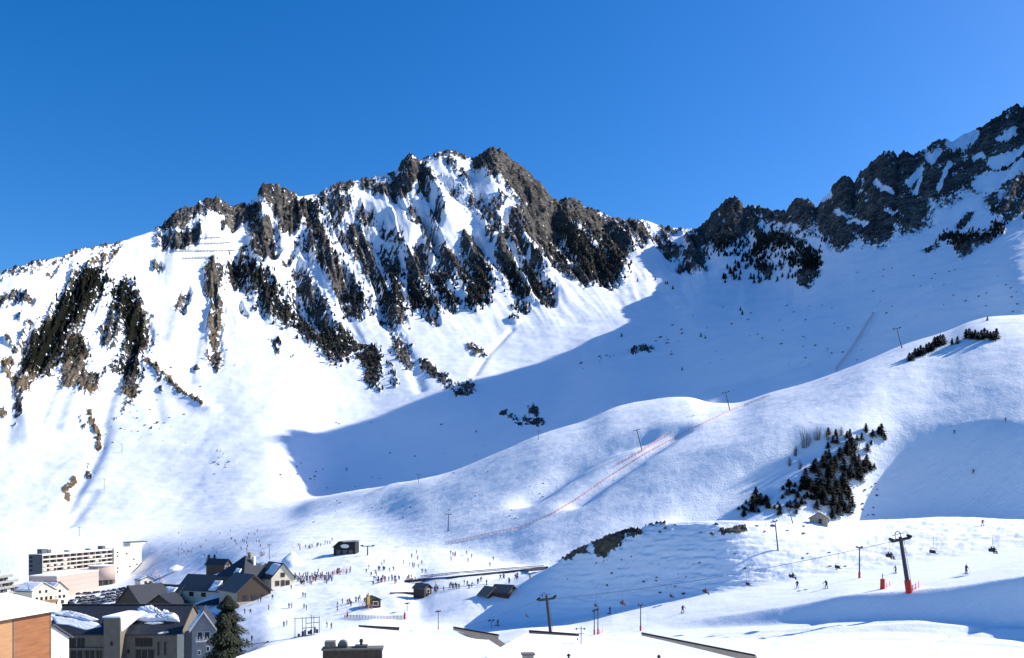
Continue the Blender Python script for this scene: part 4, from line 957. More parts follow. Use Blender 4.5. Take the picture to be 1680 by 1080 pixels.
# small conifer prototypes
CON = []
for s_ in range(4):
    CON.append((conifer_crown(5.0, 1.45 + .25 * (s_ % 2), 330, 40 + s_, .52, base=.04, taper=.8), s_))
def small_tree(name, label, px, row, hpx, kmin, group, proto, wide=1.0):
    p = hit(px, row, kmin); d = p.y; h = hpx / F * d
    sc = h / 5.0
    c = copy_thing(proto, p - Vector((0, 0, .05 * h)), rnd.uniform(0, 6.28), (sc * wide, sc * wide, sc), label, group)
    return c
protos = []
def get_proto(k):
    while len(protos) <= k:
        i = len(protos)
        t = thing('pine_tree', 'x', 'tree', (0, 0, 0))
        MB().tube((0, 0, -.5), (0, 0, 4.8), .16, .02, 6).build('trunk', M['bark'], t)
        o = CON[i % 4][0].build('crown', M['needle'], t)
        protos.append(t)
    return protos[k]
used = set()
def spot(x, y, box):
    """place inside a clump, in words"""
    a = (x - box[0]) / (box[1] - box[0]); c = (y - box[2]) / (box[3] - box[2])
    v = 'upper' if c < .34 else 'lower' if c > .67 else 'mid'; h = 'left' if a < .34 else 'right' if a > .67 else 'centre'
    return v + ' ' + h
def size_word(h, lo, hi): return 'tall' if h > hi else 'small' if h < lo else 'middling'
def plant(name, label, px, row, hpx, kmin, group=None, wide=1.0, k=None):
    k = rnd.randrange(4) if k is None else k
    pr = get_proto(k)
    if k not in used:
        used.add(k); p = hit(px, row, kmin); h = hpx / F * p.y
        pr.location = p - Vector((0, 0, .05 * h)); pr.scale = (h / 5 * wide, h / 5 * wide, h / 5); pr['label'] = label
        if group: pr['group'] = group
        return pr
    return small_tree(name, label, px, row, hpx, kmin, group, pr, wide)

G1 = 'dark pines in the clump on the slope above the stone hut'
LB1 = 'dark pine in the dense clump on the slope above the stone hut'
clump = [(1338,775,26),(1350,768,24),(1362,790,30),(1345,800,32),(1330,808,26),(1322,800,22),(1370,770,26),(1378,755,24),(1390,748,28),(1398,738,24),(1385,775,24),(1395,785,26),(1408,780,26),(1418,775,24),(1422,765,22),(1412,790,20),(1360,812,30),(1372,815,32),(1385,810,30),(1352,828,28),(1368,836,30),(1380,832,26),(1392,820,26),(1376,846,20),(1366,851,20),(1386,842,22),(1343,818,24),(1394,842,18),(1355,757,20),(1402,765,26),(1340,836,18),(1384,798,28),(1364,776,26),(1398,832,20)]
for i, (x, y, h) in enumerate(clump): plant('pine_tree', size_word(h, 22, 26) + ' pine, ' + spot(x, y, (1320, 1425, 735, 855)) + ' of the dense clump above the stone hut', x, y, h * .92, 6.1, G1, 1.75)
for i in range(18):
    x, y, h = clump[i % len(clump)]
    x += rnd.uniform(-24, 20); y += rnd.uniform(-10, 9)
    plant('pine_tree', 'young pine, ' + spot(x, y, (1320, 1425, 735, 855)) + ' of the dense clump above the stone hut', x, y, h * rnd.uniform(.4, .85), 6.1, G1, 1.6)
for x, y, h, lb in [(1446,716,22,'bushy pine standing at the upper right end of the pine clump'),(1432,718,14,'small pine left of the bushy pine above the shaded slope edge'),(1452,722,10,'low pine at the foot of the bushy pine on the shaded slope edge'),
                    (1240,822,24,'tall dark pine pair member at the left of the shrub patch, upper'),(1234,830,18,'shorter pine touching the tall pine at the left of the shrub patch'),(1248,826,18,'slim pine on the right of the tall pine in the shrub patch')]:
    plant('pine_tree', lb.replace(' pair member', ''), x, y, h, 6.1, None, 1.7)
G2 = 'small pines scattered below the clump'
rs = random.Random(5)
for i in range(62):
    a = rs.random(); x = 1216 + a * 120 + rs.uniform(-6, 6); y = 850 - a * 60 * rs.random() - rs.uniform(0, 22)
    if y > 852: y = 850
    h = rs.uniform(5, 11.5); plant('pine_tree', ('tiny' if h < 8 else 'small') + ' shrubby pine, ' + spot(x, y, (1210, 1340, 770, 855)) + ' of the scatter left of the clump', x, y, h, 6.1, G2, 2.2)
for i in range(16):
    plant('pine_tree', 'small dark pine on the snow among the bare shrubs above the pine clump', rs.uniform(1352, 1450), rs.uniform(705, 742), rs.uniform(8, 14), 6.1, 'small pines above the clump', 1.6)
G3 = 'pines of the long clump on the crest of the near slope'
for i in range(13): x = 1492 + i * 4.6; plant('pine_tree', ('left' if i < 4 else 'middle' if i < 9 else 'right') + ' pine of the long dark clump on the sunny crest', x, 592 - i * 2.3 + rs.uniform(-2, 3), rs.uniform(13, 20), 6.1, G3, 1.5)
for i in range(11): x = 1585 + i * 5; plant('pine_tree', ('left' if i < 4 else 'middle' if i < 8 else 'right') + ' pine of the rightmost dark clump on the sunny crest', x, 556 + rs.uniform(-2, 3), rs.uniform(13, 19), 6.1, 'pines of the right clump on the crest', 1.5)
for x, y, h, lb in [(1562,566,12,'small pine standing between the two pine clumps on the crest'),(1571,564,13,'bushier small pine between the two pine clumps on the crest'),(1620,526,7,'tiny pine on the very top of the sunny crest')]: plant('pine_tree', lb, x, y, h, 6.1, None, 1.3)
# pines on the rocky rise under the col
G4 = 'pines on the rocky rise below the col'
for i in range(80):
    u_ = rs.random(); x = 1185 + u_ * 165; y = 455 - (x - 1185) * .16 + rs.uniform(-22, 22)
    if y < 395 or y > 470: continue
    h = rs.uniform(7, 12); plant('pine_tree', size_word(h, 8.5, 10.5) + ' far pine, ' + spot(x, y, (1185, 1350, 395, 470)) + ' of the rocky rise below the col', x, y, h, 9, G4, 1.2)
for x, y, h in [(1075,460,6),(1092,466,5),(1104,475,7),(1020,553,7),(1046,368+94,6),(1095,467,6),(1150,553,7),(1218,517,8),(1215,510,7),(1157,556,6),(1119,608,6)]:
    plant('pine_tree', 'lone far pine on the open snow below the col', x, y, h, 9, 'lone pines on the bowl', 1.2)
for x, y, h, lb in [(343, 920, 11, 'small bare tree behind the pyramid roofed chalet'), (352, 922, 13, 'second small tree left of the pyramid roofed chalet, behind stacked timber')]:
    plant('pine_tree', lb.replace('bare ', 'dark '), x, y, h, 5.2, None, 1.6)

# the far woods on the rock faces: one mass
m = MB(); rs2 = np.random.RandomState(3)
vv = np.clip(veg * 1.0 * (cover > .12), 0, 1) * ((K > 9.5) & (K < 11.97) & (UU > -30) & (UU < 1700))
pr_ = (vv * D * (.35 + .65 * sstep(260, 420, UU))).ravel(); pr_ /= pr_.sum()
pick = rs2.choice(pr_.size, 2700, p=pr_)
VX, VY, VZ = XX.ravel()[pick], D.ravel()[pick], ZF.ravel()[pick]
vs = []; fs = []
for x, y, z in zip(VX, VY, VZ):
    h = rs2.uniform(2.6, 7.0) * y / 1300; r = h * rs2.uniform(.22, .38); n0 = len(vs); a0 = rs2.rand() * 6.28
    x += rs2.uniform(-2, 2)
    for t, q in ((-.15, .7), (.22, 1.0), (.6, .6)):
        for k in range(5):
            a = a0 + k * 1.2566 + t; w_ = r * q * rs2.uniform(.6, 1.25)
            vs.append((x + w_ * math.cos(a), y + w_ * math.sin(a), z + h * t + rs2.uniform(-.1, .1) * h))
    vs.append((x, y, z + h))
    for a in range(2):
        for k in range(5):
            b0, b1 = n0 + a * 5 + k, n0 + a * 5 + (k + 1) % 5
            fs.append((b0, b1, b1 + 5, b0 + 5))
    for k in range(5): fs.append((n0 + 10 + k, n0 + 10 + (k + 1) % 5, n0 + 15))
m.v = vs; m.f = fs
tag(m.build('mountain_pinewood', M['needle']), 'dark scattered pinewood clinging to the rocky mountain faces', 'wood', kind='stuff')

# bare brown shrubs
def shrub(label, px, row, hpx, wpx, kmin, seed, group=None):
    p = hit(px, row, kmin); s = p.y / F; rs = random.Random(seed)
    t = thing('bare_shrub', label, 'shrub', p, 0, group)
    m = MB()
    for i in range(int(16 + wpx * 1.1)):
        a = rs.uniform(0, 6.28); l = rs.uniform(.5, 1) * hpx * s; w_ = rs.random() ** .7 * wpx * s * .5
        b0 = Vector((w_ * math.cos(a) * .55, w_ * math.sin(a) * .55, -.2)); t1 = Vector((w_ * math.cos(a), w_ * math.sin(a), l * (1 - .35 * (w_ / (wpx * s * .5)) ** 2)))
        mid = b0.lerp(t1, .55) + Vector((rs.uniform(-.2, .2), rs.uniform(-.2, .2), 0)) * l * .3
        m.tube(b0, mid, .05, .035, 3, False); m.tube(mid, t1, .035, .012, 3, False)
        for q in range(3): m.tube(mid.lerp(t1, .3 * q), mid.lerp(t1, .3 * q) + Vector((rs.uniform(-.4, .4), rs.uniform(-.4, .4), rs.uniform(.1, .5))) * l * .4, .025, .01, 3, False)
    m.build('twigs', M['twig'], t)
shrub('tall bare brown bush at the top left of the pine clump', 1320, 735, 38, 26, 6.1, 1)
shrub('smaller bare bush right of the tall brown bush above the pines', 1341, 722, 28, 16, 6.1, 2)
shrub('bare brown bush among the pines at the top of the clump', 1405, 738, 24, 16, 6.1, 3)
for k, (x, y) in enumerate([(1358, 722), (1380, 715), (1305, 748), (1312, 770), (1295, 765)]):
    shrub('thin pale leafless bush on the snow near the pine clump', x, y, 20, 9, 6.1, 10 + k, 'thin leafless bushes')
shrub('leafless shrub beside the black pyramid roof in the hamlet', 430, 912, 10, 14, 5.2, 31)

# boulders: dark stones poking out of the snow
def boulder_mesh(seed):
    rs = random.Random(seed); bm = bmesh.new(); bmesh.ops.create_icosphere(bm, subdivisions=2, radius=1)
    for v in bm.verts: v.co *= .72 + .5 * rs.random(); v.co.z *= .62
    me = bpy.data.meshes.new('boulder'); bm.to_mesh(me); bm.free(); me.materials.append(M['rock']); return me
BM = [boulder_mesh(k) for k in range(6)]
def boulder(label, px, row, wpx, kmin, group):
    p = hit(px, row, kmin); o = link('boulder', BM[rnd.randrange(6)]); s = wpx / F * p.y * .5
    o.location = p; o.scale = (s, s * .9, s * rnd.uniform(.55, 1.0)); o.rotation_euler = (rnd.uniform(-.3, .3), rnd.uniform(-.3, .3), rnd.uniform(0, 6.28))
    tag(o, label, 'boulder', group); return o
rs = random.Random(21)
def scatter(label, group, n, poly, w, kmin, slope=None):
    x0, x1, y0, y1 = poly
    for i in range(n):
        x = rs.uniform(x0, x1); y = rs.uniform(y0, y1)
        if slope: y = y0 + (x - x0) * slope + rs.uniform(0, y1 - y0)
        w_ = rs.uniform(*w); boulder(('bigger ' if w_ > (w[0] + w[1]) / 2 else 'smaller ') + label + ', ' + spot(x, y, (x0, x1, min(y0, y0 + (x1 - x0) * (slope or 0)), y1)), x, y, w_, kmin, group)
scatter('dark rock on the shaded right hand slope', 'rocks on the shaded right slope', 34, (1400, 1670, 440, 520), (2, 5), 8.5)
scatter('dark rock in the shaded bowl behind the crest', 'rocks in the shaded bowl', 46, (1080, 1420, 500, 600), (2, 6), 8.5)
scatter('rock in the line of stones across the bowl', 'line of rocks across the bowl', 22, (950, 1130, 596, 612), (2, 7), 8.5, -.33)
scatter('dark rock on the shaded valley floor', 'rocks on the shaded valley floor', 16, (530, 900, 690, 775), (2, 5), 8.6)
scatter('stone in the loose cluster on the sunny slope', 'cluster of stones on the sunny slope', 16, (345, 378, 735, 778), (2, 4.5), 8.6)
scatter('stone on sunny snow left of the big shadow', 'stones left of the big shadow', 12, (460, 530, 758, 790), (2.5, 6), 8.6)
scatter('stone on sunny snow under the brown gully', 'stones under the brown gully', 26, (165, 330, 660, 735), (2, 5), 8.6)
scatter('stone on the bright mountain flank', 'stones on the mountain flank', 30, (20, 420, 540, 680), (2, 5), 9)
scatter('tuft poking from the bumpy near slope', 'tufts on the bumpy slope', 40, (480, 900, 770, 860), (2, 4.5), 6.3)
scatter('dark stone on the shaded face of the snowy hillock', 'stones on the shaded hillock', 26, (900, 1230, 885, 975), (2, 7), 3.6)
scatter('dark rock along the rim of the snowy hillock', 'rocks on the hillock rim', 16, (1060, 1330, 859, 878), (4, 10), 3.6)
scatter('dark stone in the lit hollow of the hillock', 'stones in the lit hollow', 6, (1290, 1400, 905, 935), (3, 6), 3.6)
scatter('rock at the gully edge beside the shaded slope', 'rocks along the shaded gully', 12, (1405, 1440, 780, 850), (3, 7), 6.1)
for x, y, w_ in [(1005, 902, 40), (955, 905, 22), (1196, 873, 22), (935, 918, 18)]: pass

# timber avalanche fences high on the shoulder
for k, (x0, y0, x1, y1) in enumerate([(300, 403, 378, 400), (312, 394, 362, 391), (285, 414, 385, 413), (300, 426, 352, 424)]):
    t = None; n_ = int((x1 - x0) / 5); pts = [hit(x0 + (x1 - x0) * i / n_, y0 + (y1 - y0) * i / n_, 9.5) for i in range(n_ + 1)]
    lb = ['second avalanche fence from the top on the mountain shoulder', 'topmost short avalanche fence on the mountain shoulder', 'longest avalanche fence on the mountain shoulder', 'lowest avalanche fence on the mountain shoulder'][k]
    t = thing('avalanche_fence', lb, 'fence', pts[0], 0, 'avalanche fences')
    m = MB(); m2 = MB()
    for a, b_ in zip(pts[:-1], pts[1:]):
        for h in (1.0, 2.0, 3.0): m.bar(a - pts[0] + Vector((0, 0, h)), b_ - pts[0] + Vector((0, 0, h)), .2, .38)
    for a in pts: m2.tube(a - pts[0] + Vector((0, 0, -1)), a - pts[0] + Vector((0, 0, 3.6)), .25, n=5)
    m.build('rail', M['dwood'], t); o = m2.build('post', M['dwood'], t); o['kind'] = 'stuff'

# ================================================================ LIFTS
def pylon(label, px, row, top_px, top_row, kmin, arm=2.6, r=.32, pad=None, big=False, tail=.5, name='lift_pylon', z_up=None, armz=.93):
    p = hit(px, row, kmin); d = p.y
    tip = P(top_px, top_row, d) - p
    t = thing(name, label, 'lift pylon', p)
    MB().tube((0, 0, -.6), tip * .95, r, r * .7, 12).build('mast', M['dsteel'], t)
    ax = tip.normalized(); side = Vector((1, .25, 0)).normalized()
    side = (side - ax * side.dot(ax)).normalized()
    c = tip * armz
    MB().bar(c - side * arm, c + side * arm, r * 1.1, r * 1.2).build('crossarm', M['dsteel'], t)
    fwd = ax.cross(side)
    for s in (-1, 1):
        e0 = c + side * (arm * s) + ax * .15
        tr = MB().bar(e0 - fwd * 1.0 + side * .0 - side * .5, e0 + fwd * 1.0 + side * .5, .18, .3).build('sheave_beam', M['dsteel'], t)
        if big or arm > 1.8:
            m = MB()
            for k in range(5):
                q = e0 + (fwd * 1.0 + side * .5) * (k / 2 - 1)
                m.tube(q + fwd * -.0 + ax * .18 - fwd.cross(ax) * .0 + Vector((0, 0, 0)) - side.cross(ax) * .12, q + ax * .18 + side.cross(ax) * .12, .2, n=10)
            m.build('sheave_wheels', M['black'], tr)
    if big:
        MB().bar(c - side * arm * .9 + ax * .9, c + side * arm * .5 + ax * 1.0, .08, .08).build('catwalk_rail', M['dsteel'], t)
        m = MB(); ring = 14
        for k in range(ring):
            a0, a1 = 2 * math.pi * k / ring, 2 * math.pi * (k + 1) / ring
            m.bar(c + ax * (.7 + .75 * math.sin(a0)) + side * (.55 * math.cos(a0) - .4), c + ax * (.7 + .75 * math.sin(a1)) + side * (.55 * math.cos(a1) - .4), .1, .1)
        m.build('lifting_frame', M['dsteel'], t)
        for q in range(14):
            pass
        m = MB(); sd = side * (r + .12)
        m.bar(ax * .8 + sd - fwd * .18, ax * (c.length) + sd - fwd * .18, .05, .05); m.bar(ax * .8 + sd + fwd * .18, ax * (c.length) + sd + fwd * .18, .05, .05)
        for k in range(int(c.length / .5)): m.bar(ax * (.9 + k * .5) + sd - fwd * .18, ax * (.9 + k * .5) + sd + fwd * .18, .04, .04)
        m.build('ladder', M['steel'], t)
    if pad: MB().tube((0, 0, -.3), ax * pad, r * 1.5, r * 1.45, 12).build('safety_pad', M['red'], t)
    return t, p, p + c - side * arm, p + c + side * arm

pbig, pb, ropeA1, ropeB1 = pylon('big leaning grey chairlift pylon with red padded foot on the right piste', 1492, 971, 1476, 876, 2.5, arm=1.75, r=.36, pad=1.9, big=True, armz=.9)
p2_, pb2, ropeA0, ropeB0 = pylon('grey chairlift pylon with wide head standing on the snow behind the near roofs', 904, 1041, 896, 974, 1.5, arm=1.75, r=.36, big=True, armz=.86)
lp = pylon('double headed lift pylon beside a small hut at the foot of the slope', 735, 872, 736, 842, 6, arm=1.3, r=.22)
lp2 = pylon('leaning lift pylon beside the fenced piste, in the dip of the near slope', 1054, 740, 1044, 703, 6.2, arm=1.7, r=.24)
lp3 = pylon('leaning lift pylon on the crest where the red fence begins', 1198, 674, 1190, 642, 6.2, arm=1.9, r=.24)
lp4 = pylon('highest leaning lift pylon with an orange foot, on the skyline of the near slope', 1480, 571, 1471, 537, 6.2, arm=2.0, r=.24, pad=1.2)
pylon('small dark lift pylon on the shadow edge of the valley', 883, 722, 884, 706, 6.2, arm=.9, r=.15)
pylon('tiny pylon on the far side of the near slope, left', 687, 793, 687, 778, 6.2, arm=.8, r=.14)
pylon('wide armed drag lift pylon right of the black garage', 603, 911, 603, 896, 5.2, arm=2.4, r=.3, armz=.98)
def mast(label, px, row, top_row, kmin, r=.14, pad=None, arm=.8, padw=.5, top_px=None):
    return pylon(label, px, row, top_px or px, top_row, kmin, arm=arm, r=r, pad=None if not pad else pad, name='lift_mast')
mast('slim drag lift mast on the shaded hillock below the stone hut', 1277, 903, 852, 3.6, .17, arm=.5, top_px=1271)
mast('leaning drag lift pole standing left of the stone hut', 1302, 859, 836, 3.6, .13, arm=.4, top_px=1294)
mast('lift mast with an orange red padded foot above the piste', 1410, 949, 895, 3, .16, pad=1.3, arm=.55)
mast('lift mast with a red padded foot behind the bare roof verge', 1051, 1040, 990, 2.2, .12, pad=1.0, arm=.4)
mast('left one of two close lift masts with red padded feet', 975, 1042, 1000, 2.2, .12, pad=1.0, arm=.15)
mast('right one of two close lift masts with red padded feet', 981, 1041, 998, 2.2, .12, pad=1.1, arm=.15)
mast('lift mast far left on the bright mountain foot, single thin', 130, 880, 864, 7.5, .2, arm=.9)
mast('thin mast in the middle of the bright left slope', 171, 803, 785, 8.6, .2, arm=.5)
mast('thin mast above it on the bright left slope near the stones', 200, 742, 728, 8.6, .2, arm=.4)
mast('thin mast on the snow right of the hamlet roofs', 442, 918, 893, 5.2, .12, arm=.3)
mast('white mast with a red padded foot at the tip of the hillock', 719, 1033, 1002, 2.2, .11, pad=.9, arm=.3)
mast('thin mast behind the curved fence line near the red net', 668, 1003, 990, 3, .1, arm=.3)
mast('little mast at the shaded foot of the hillock, left of the pylon', 806, 1030, 1018, 3, .08, arm=.5)
def pad_post(label, px, row, hpx, kmin, rr=.42):
    p = hit(px, row, kmin); h = hpx / F * p.y
    t = thing('padded_post', label, 'padded post', p)
    MB().tube((0, 0, -.3), (0, 0, h), rr, rr * .92, 12).build('pad', M['red'], t)
    MB().tube((0, 0, h), (0, 0, h + .9), .07, n=6).build('pole', M['dsteel'], t)
pad_post('red padded post left of the big pylon at the edge of the piste', 1448, 967, 17, 2.5)
pad_post('small dark red post on the curved line near the lift hut', 664, 1016, 10, 2.8, .3)
pad_post('little red post at the left end of the curved rope', 570, 1012, 6, 2.8, .25)

# cables
def cable(label, a, b_, sag, r=.022, n=26, name='lift_cable'):
    pts = [a.lerp(b_, i / n) - Vector((0, 0, sag * 4 * (i / n) * (1 - i / n))) for i in range(n + 1)]
    m = MB()
    for p, q in zip(pts[:-1], pts[1:]): m.tube(p - a, q - a, r, n=5, cap=False)
    o = m.build(name, M['rope']); o.location = a; tag(o, label, 'cable'); return pts
off = P(1790, 862, 165); off2 = P(1810, 866, 166)
LA = cable('steel rope of the chairlift between the two grey pylons, far side', ropeA0, ropeA1, 1.2)
LB = cable('steel rope of the chairlift between the two grey pylons, near side', ropeB0, ropeB1, 1.2)
RA = cable('far steel rope running right from the big leaning pylon', ropeA1, off, .7)
RB = cable('near steel rope running right from the big leaning pylon', ropeB1, off2, .7)
offl = P(560, 1085, 215)
CA = cable('far steel rope running down left from the wide headed pylon', ropeA0, offl, 1.0)
for a, b_, lb in ((lp, lp2, 'lowest span'), (lp2, lp3, 'middle span'), (lp3, lp4, 'upper span')):
    cable('thin rope of the slope lift, ' + lb, a[2], b_[2], 2.0, .02)

# chairs
chair_proto = None
def build_chair():
    t = thing('chairlift_chair', 'x', 'lift chair', (0, 0, 0))
    m = MB(); m.tube((0, 0, 0), (0, .12, -2.2), .035, n=6); m.bar((-.14, 0, 0), (.14, 0, 0), .1, .12); m.build('hanger', M['steel'], t)
    m = MB(); m.bar((-1.0, 0, -2.25), (1.0, 0, -2.25), .06, .06)
    for s in (-1, 1): m.tube((s * 1.0, 0, -2.25), (s * 1.0, -.1, -3.35), .03, n=6); m.tube((s * 1.0, -.1, -3.35), (s * 1.0, .5, -3.4), .03, n=6)
    m.build('frame', M['steel'], t)
    MB().box(-1.0, 1.0, -.05, .5, -3.42, -3.32).build('seat', M['black'], t)
    MB().slab([(-1.0, -.1, -3.3), (1.0, -.1, -3.3), (1.0, -.22, -2.65), (-1.0, -.22, -2.65)], .08, (0, -1, 0)).build('backrest', M['black'], t)
    m = MB(); m.bar((-.95, .55, -2.9), (.95, .55, -2.9), .05, .05); m.bar((-.95, .55, -2.9), (-.95, 0, -2.5), .04, .04); m.bar((.95, .55, -2.9), (.95, 0, -2.5), .04, .04); m.build('safety_bar', M['steel'], t)
    return t
def on_line(pts, px):
    best = min(range(len(pts) - 1), key=lambda i: 0 if min(PX + F * pts[i].x / pts[i].y, PX + F * pts[i + 1].x / pts[i + 1].y) <= px <= max(PX + F * pts[i].x / pts[i].y, PX + F * pts[i + 1].x / pts[i + 1].y) else 1 + abs(PX + F * pts[i].x / pts[i].y - px))
    a, b_ = pts[best], pts[best + 1]; ua = PX + F * a.x / a.y; ub = PX + F * b_.x / b_.y
    return a.lerp(b_, min(1, max(0, (px - ua) / (ub - ua))))
for px, line, lb in [(865, CA, 'empty chair left of the wide headed pylon, over the shaded foot of the hillock'), (978, LB, 'empty chair above the two red padded masts'), (1021, LA, 'chair with a rider hanging right of the two red masts'), (1102, LB, 'empty chair over the lower shaded hillock, left of the skier on the piste edge'), (1157, LA, 'chair with a rider over the middle of the shaded hillock'), (1228, LB, 'empty chair over the right part of the shaded hillock'), (1299, LA, 'chair with a rider above the piste edge, under the slim mast'), (1375, LB, 'empty chair over the lit hollow, left of the orange padded mast'), (1459, LA, 'chair with riders just left of the big leaning pylon'), (1531, RB, 'empty chair just right of the big leaning pylon'), (1628, RA, 'chair with riders far right over the sunny piste')]:
    q = on_line(line, px); ang = math.radians(-78)
    if chair_proto is None: chair_proto = build_chair(); c = chair_proto; c.location = q; c.rotation_euler = (0, 0, ang); c.scale = (.75,) * 3; c['label'] = lb
    else: c = copy_thing(chair_proto, q, ang, .75, lb)
    c['group'] = 'chairs of the chairlift'
    KIDS[px] = (q, ang)

# ================================================================ PEOPLE
def skin_body(pose, seed):
    """one continuous clothed figure grown from a skeleton"""
    J = pose; names = list(J)
    edges = [('pelvis', 'waist'), ('waist', 'chest'), ('chest', 'neck'), ('neck', 'head'), ('head', 'crown')]
    for s in 'lr': edges += [('chest', 'sho_' + s), ('sho_' + s, 'elb_' + s), ('elb_' + s, 'han_' + s), ('pelvis', 'hip_' + s), ('hip_' + s, 'kne_' + s), ('kne_' + s, 'ank_' + s), ('ank_' + s, 'toe_' + s)]
    R = dict(pelvis=.17, waist=.165, chest=.18, neck=.07, head=.115, crown=.09)
    for s in 'lr': R.update({'sho_' + s: .095, 'elb_' + s: .07, 'han_' + s: .055, 'hip_' + s: .115, 'kne_' + s: .085, 'ank_' + s: .07, 'toe_' + s: .06})
    me = bpy.data.meshes.new('skeleton'); me.from_pydata([J[n] for n in names], [(names.index(a), names.index(b_)) for a, b_ in edges], [])
    o = bpy.data.objects.new('skeleton', me); COL.objects.link(o)
    md = o.modifiers.new('skin', 'SKIN'); sv = me.skin_vertices[0].data
    for i, n in enumerate(names): sv[i].radius = (R[n],) * 2; sv[i].use_root = n == 'pelvis'
    o.modifiers.new('sub', 'SUBSURF').levels = 1
    dg = bpy.context.evaluated_depsgraph_get(); ev = o.evaluated_get(dg)
    out = bpy.data.meshes.new_from_object(ev)
    bpy.data.objects.remove(o); bpy.data.meshes.remove(me)
    return out
def stand(lean=.0, spread=.14, arms=.3):
    J = dict(pelvis=(0, 0, .92), waist=(0, lean * .3, 1.08), chest=(0, lean * .7, 1.32), neck=(0, lean, 1.5), head=(0, lean * 1.1, 1.62), crown=(0, lean * 1.1, 1.74))
    for s, g in (('l', -1), ('r', 1)):
        J.update({'sho_' + s: (g * .2, lean * .8, 1.4), 'elb_' + s: (g * (.26 + arms * .2), lean + .05, 1.14), 'han_' + s: (g * (.25 + arms * .3), lean + .22 + arms * .2, 1.0), 'hip_' + s: (g * .11, 0, .86), 'kne_' + s: (g * (.1 + spread * .5), .08 + lean * .4, .48), 'ank_' + s: (g * (.1 + spread), -.02, .1), 'toe_' + s: (g * (.1 + spread), .2, .06)})
    return J
def sit():
    J = dict(pelvis=(0, 0, 0), waist=(0, -.02, .17), chest=(0, -.04, .42), neck=(0, -.02, .6), head=(0, 0, .72), crown=(0, 0, .84))
    for s, g in (('l', -1), ('r', 1)):
        J.update({'sho_' + s: (g * .2, -.02, .5), 'elb_' + s: (g * .28, .1, .25), 'han_' + s: (g * .2, .36, .2), 'hip_' + s: (g * .11, .05, -.02), 'kne_' + s: (g * .13, .48, .0), 'ank_' + s: (g * .13, .52, -.42), 'toe_' + s: (g * .13, .74, -.46)})
    return J
JK = dict(navy=(.02, .03, .07), black=(.018, .018, .02), red=(.45, .03, .025), blue=(.03, .12, .38), orange=(.5, .16, .03), grey=(.12, .12, .13), green=(.04, .13, .06), yellow=(.5, .38, .05))
PT = {k: flat('jacket_' + k, v, .7) for k, v in JK.items()}
TROUS = [flat('ski_trousers_dark', (.02, .022, .026), .8), flat('ski_trousers_grey', (.10, .10, .11), .8)]
HELM = [flat('ski_helmet_black', (.02, .02, .02), .4), flat('woollen_hat', (.25, .05, .05), .8)]
FACE = flat('skin_tone', (.48, .27, .19), .6)
poses = [stand(), stand(.12, .2, .6), stand(.05, .08, .1), stand(.2, .22, .9)]
base = [skin_body(p, 0) for p in poses] + [skin_body(sit(), 0)]
PM = {}
def person_mesh(pi, jk, tr, hl):
    key = (pi, jk, tr, hl)
    if key in PM: return PM[key]
    me = base[pi].copy(); me.materials.clear()
    for m_ in (PT[jk], TROUS[tr], HELM[hl], FACE): me.materials.append(m_)
    zo = 0 if pi < 4 else -.9
    for p in me.polygons:
        c = p.center; z = c.z - zo
        if z > 1.66 or (z > 1.55 and c.y < poses[min(pi, 3)]['head'][1] + .01): p.material_index = 2
        elif z > 1.53: p.material_index = 3
        elif z < .93 and abs(c.x) < .36: p.material_index = 1
        p.use_smooth = True
    PM[key] = me; return me
PNUM = [0]
def person(label, px, row, jk='navy', kmin=0, rz=None, pi=None, group=None, skis=False, loc=None, scale=1.0):
    p = loc if loc is not None else hit(px, row, kmin)
    pi = rnd.randrange(4) if pi is None else pi
    o = link('person', person_mesh(pi, jk, rnd.randrange(2), 0 if rnd.random() < .8 else 1))
    o.location = p; o.rotation_euler = (0, 0, rnd.uniform(0, 6.28) if rz is None else rz); o.scale = (scale,) * 3
    tag(o, label, 'person', group)
    if skis:
        for g in (-1, 1):
            x = g * (.1 + .2)
            MB().slab([(x - .05, -.75, .03), (x + .05, -.75, .03), (x + .05, .8, .03), (x, .95, .13), (x - .05, .8, .03)], .025).build('ski', M['black'], o)
            MB().tube((g * .44, .38, 1.0), (g * .62, .1, .02), .012, n=5).build('ski_pole', M['dsteel'], o)
    return o
# single skiers one can pick out
person('skier in dark clothes on the lit piste between the two red padded spots', 1120, 1006, 'navy', 2, math.radians(200), 1, skis=True)
person('skier striding alone on the middle of the right piste', 1356, 966, 'black', 2.4, math.radians(120), 3, skis=True)
person('skier in dark clothes at the piste edge below a chair', 1308, 966, 'navy', 2.4, math.radians(160), 2, skis=True)
person('snowboarder standing at the right, beyond the big pylon, on the piste', 1585, 942, 'black', 2.4, math.radians(200), 2, skis=True)
person('small skier in orange just left of the big pylon mast', 1470, 941, 'orange', 2.4, math.radians(90), 1, skis=True)
person('skier coming down the sunny crest top right', 1612, 863, 'grey', 3.6, math.radians(180), 1, skis=True)
person('dark figure at the shaded foot of the hillock right of the wide headed pylon', 1001, 1007, 'navy', 2.6, 2.0, 2, skis=True)
person('dark figure at the shaded foot of the hillock left of the wide headed pylon', 817, 1027, 'black', 2.6, 1.0, 0, skis=True)
person('person alone on the shaded slope right of the pine gully', 1597, 777, 'black', 6.1, 0, 1, skis=True)
person('person near the lit edge above the shaded right slope', 1566, 712, 'navy', 6.1, 0, 1, skis=True)
person('person on the upper right of the sunny slope near its shaded edge', 1650, 692, 'navy', 6.1, 0, 1, skis=True)
person('person walking alone on the snow right of the stone fronted chalet', 447, 984, 'black', 3.2, 0, 0)
person('left walker of a pair below the stone fronted chalet', 423, 987, 'navy', 3.2, 0, 0); person('right walker of a pair below the stone fronted chalet', 428, 988, 'black', 3.2, 1, 2)
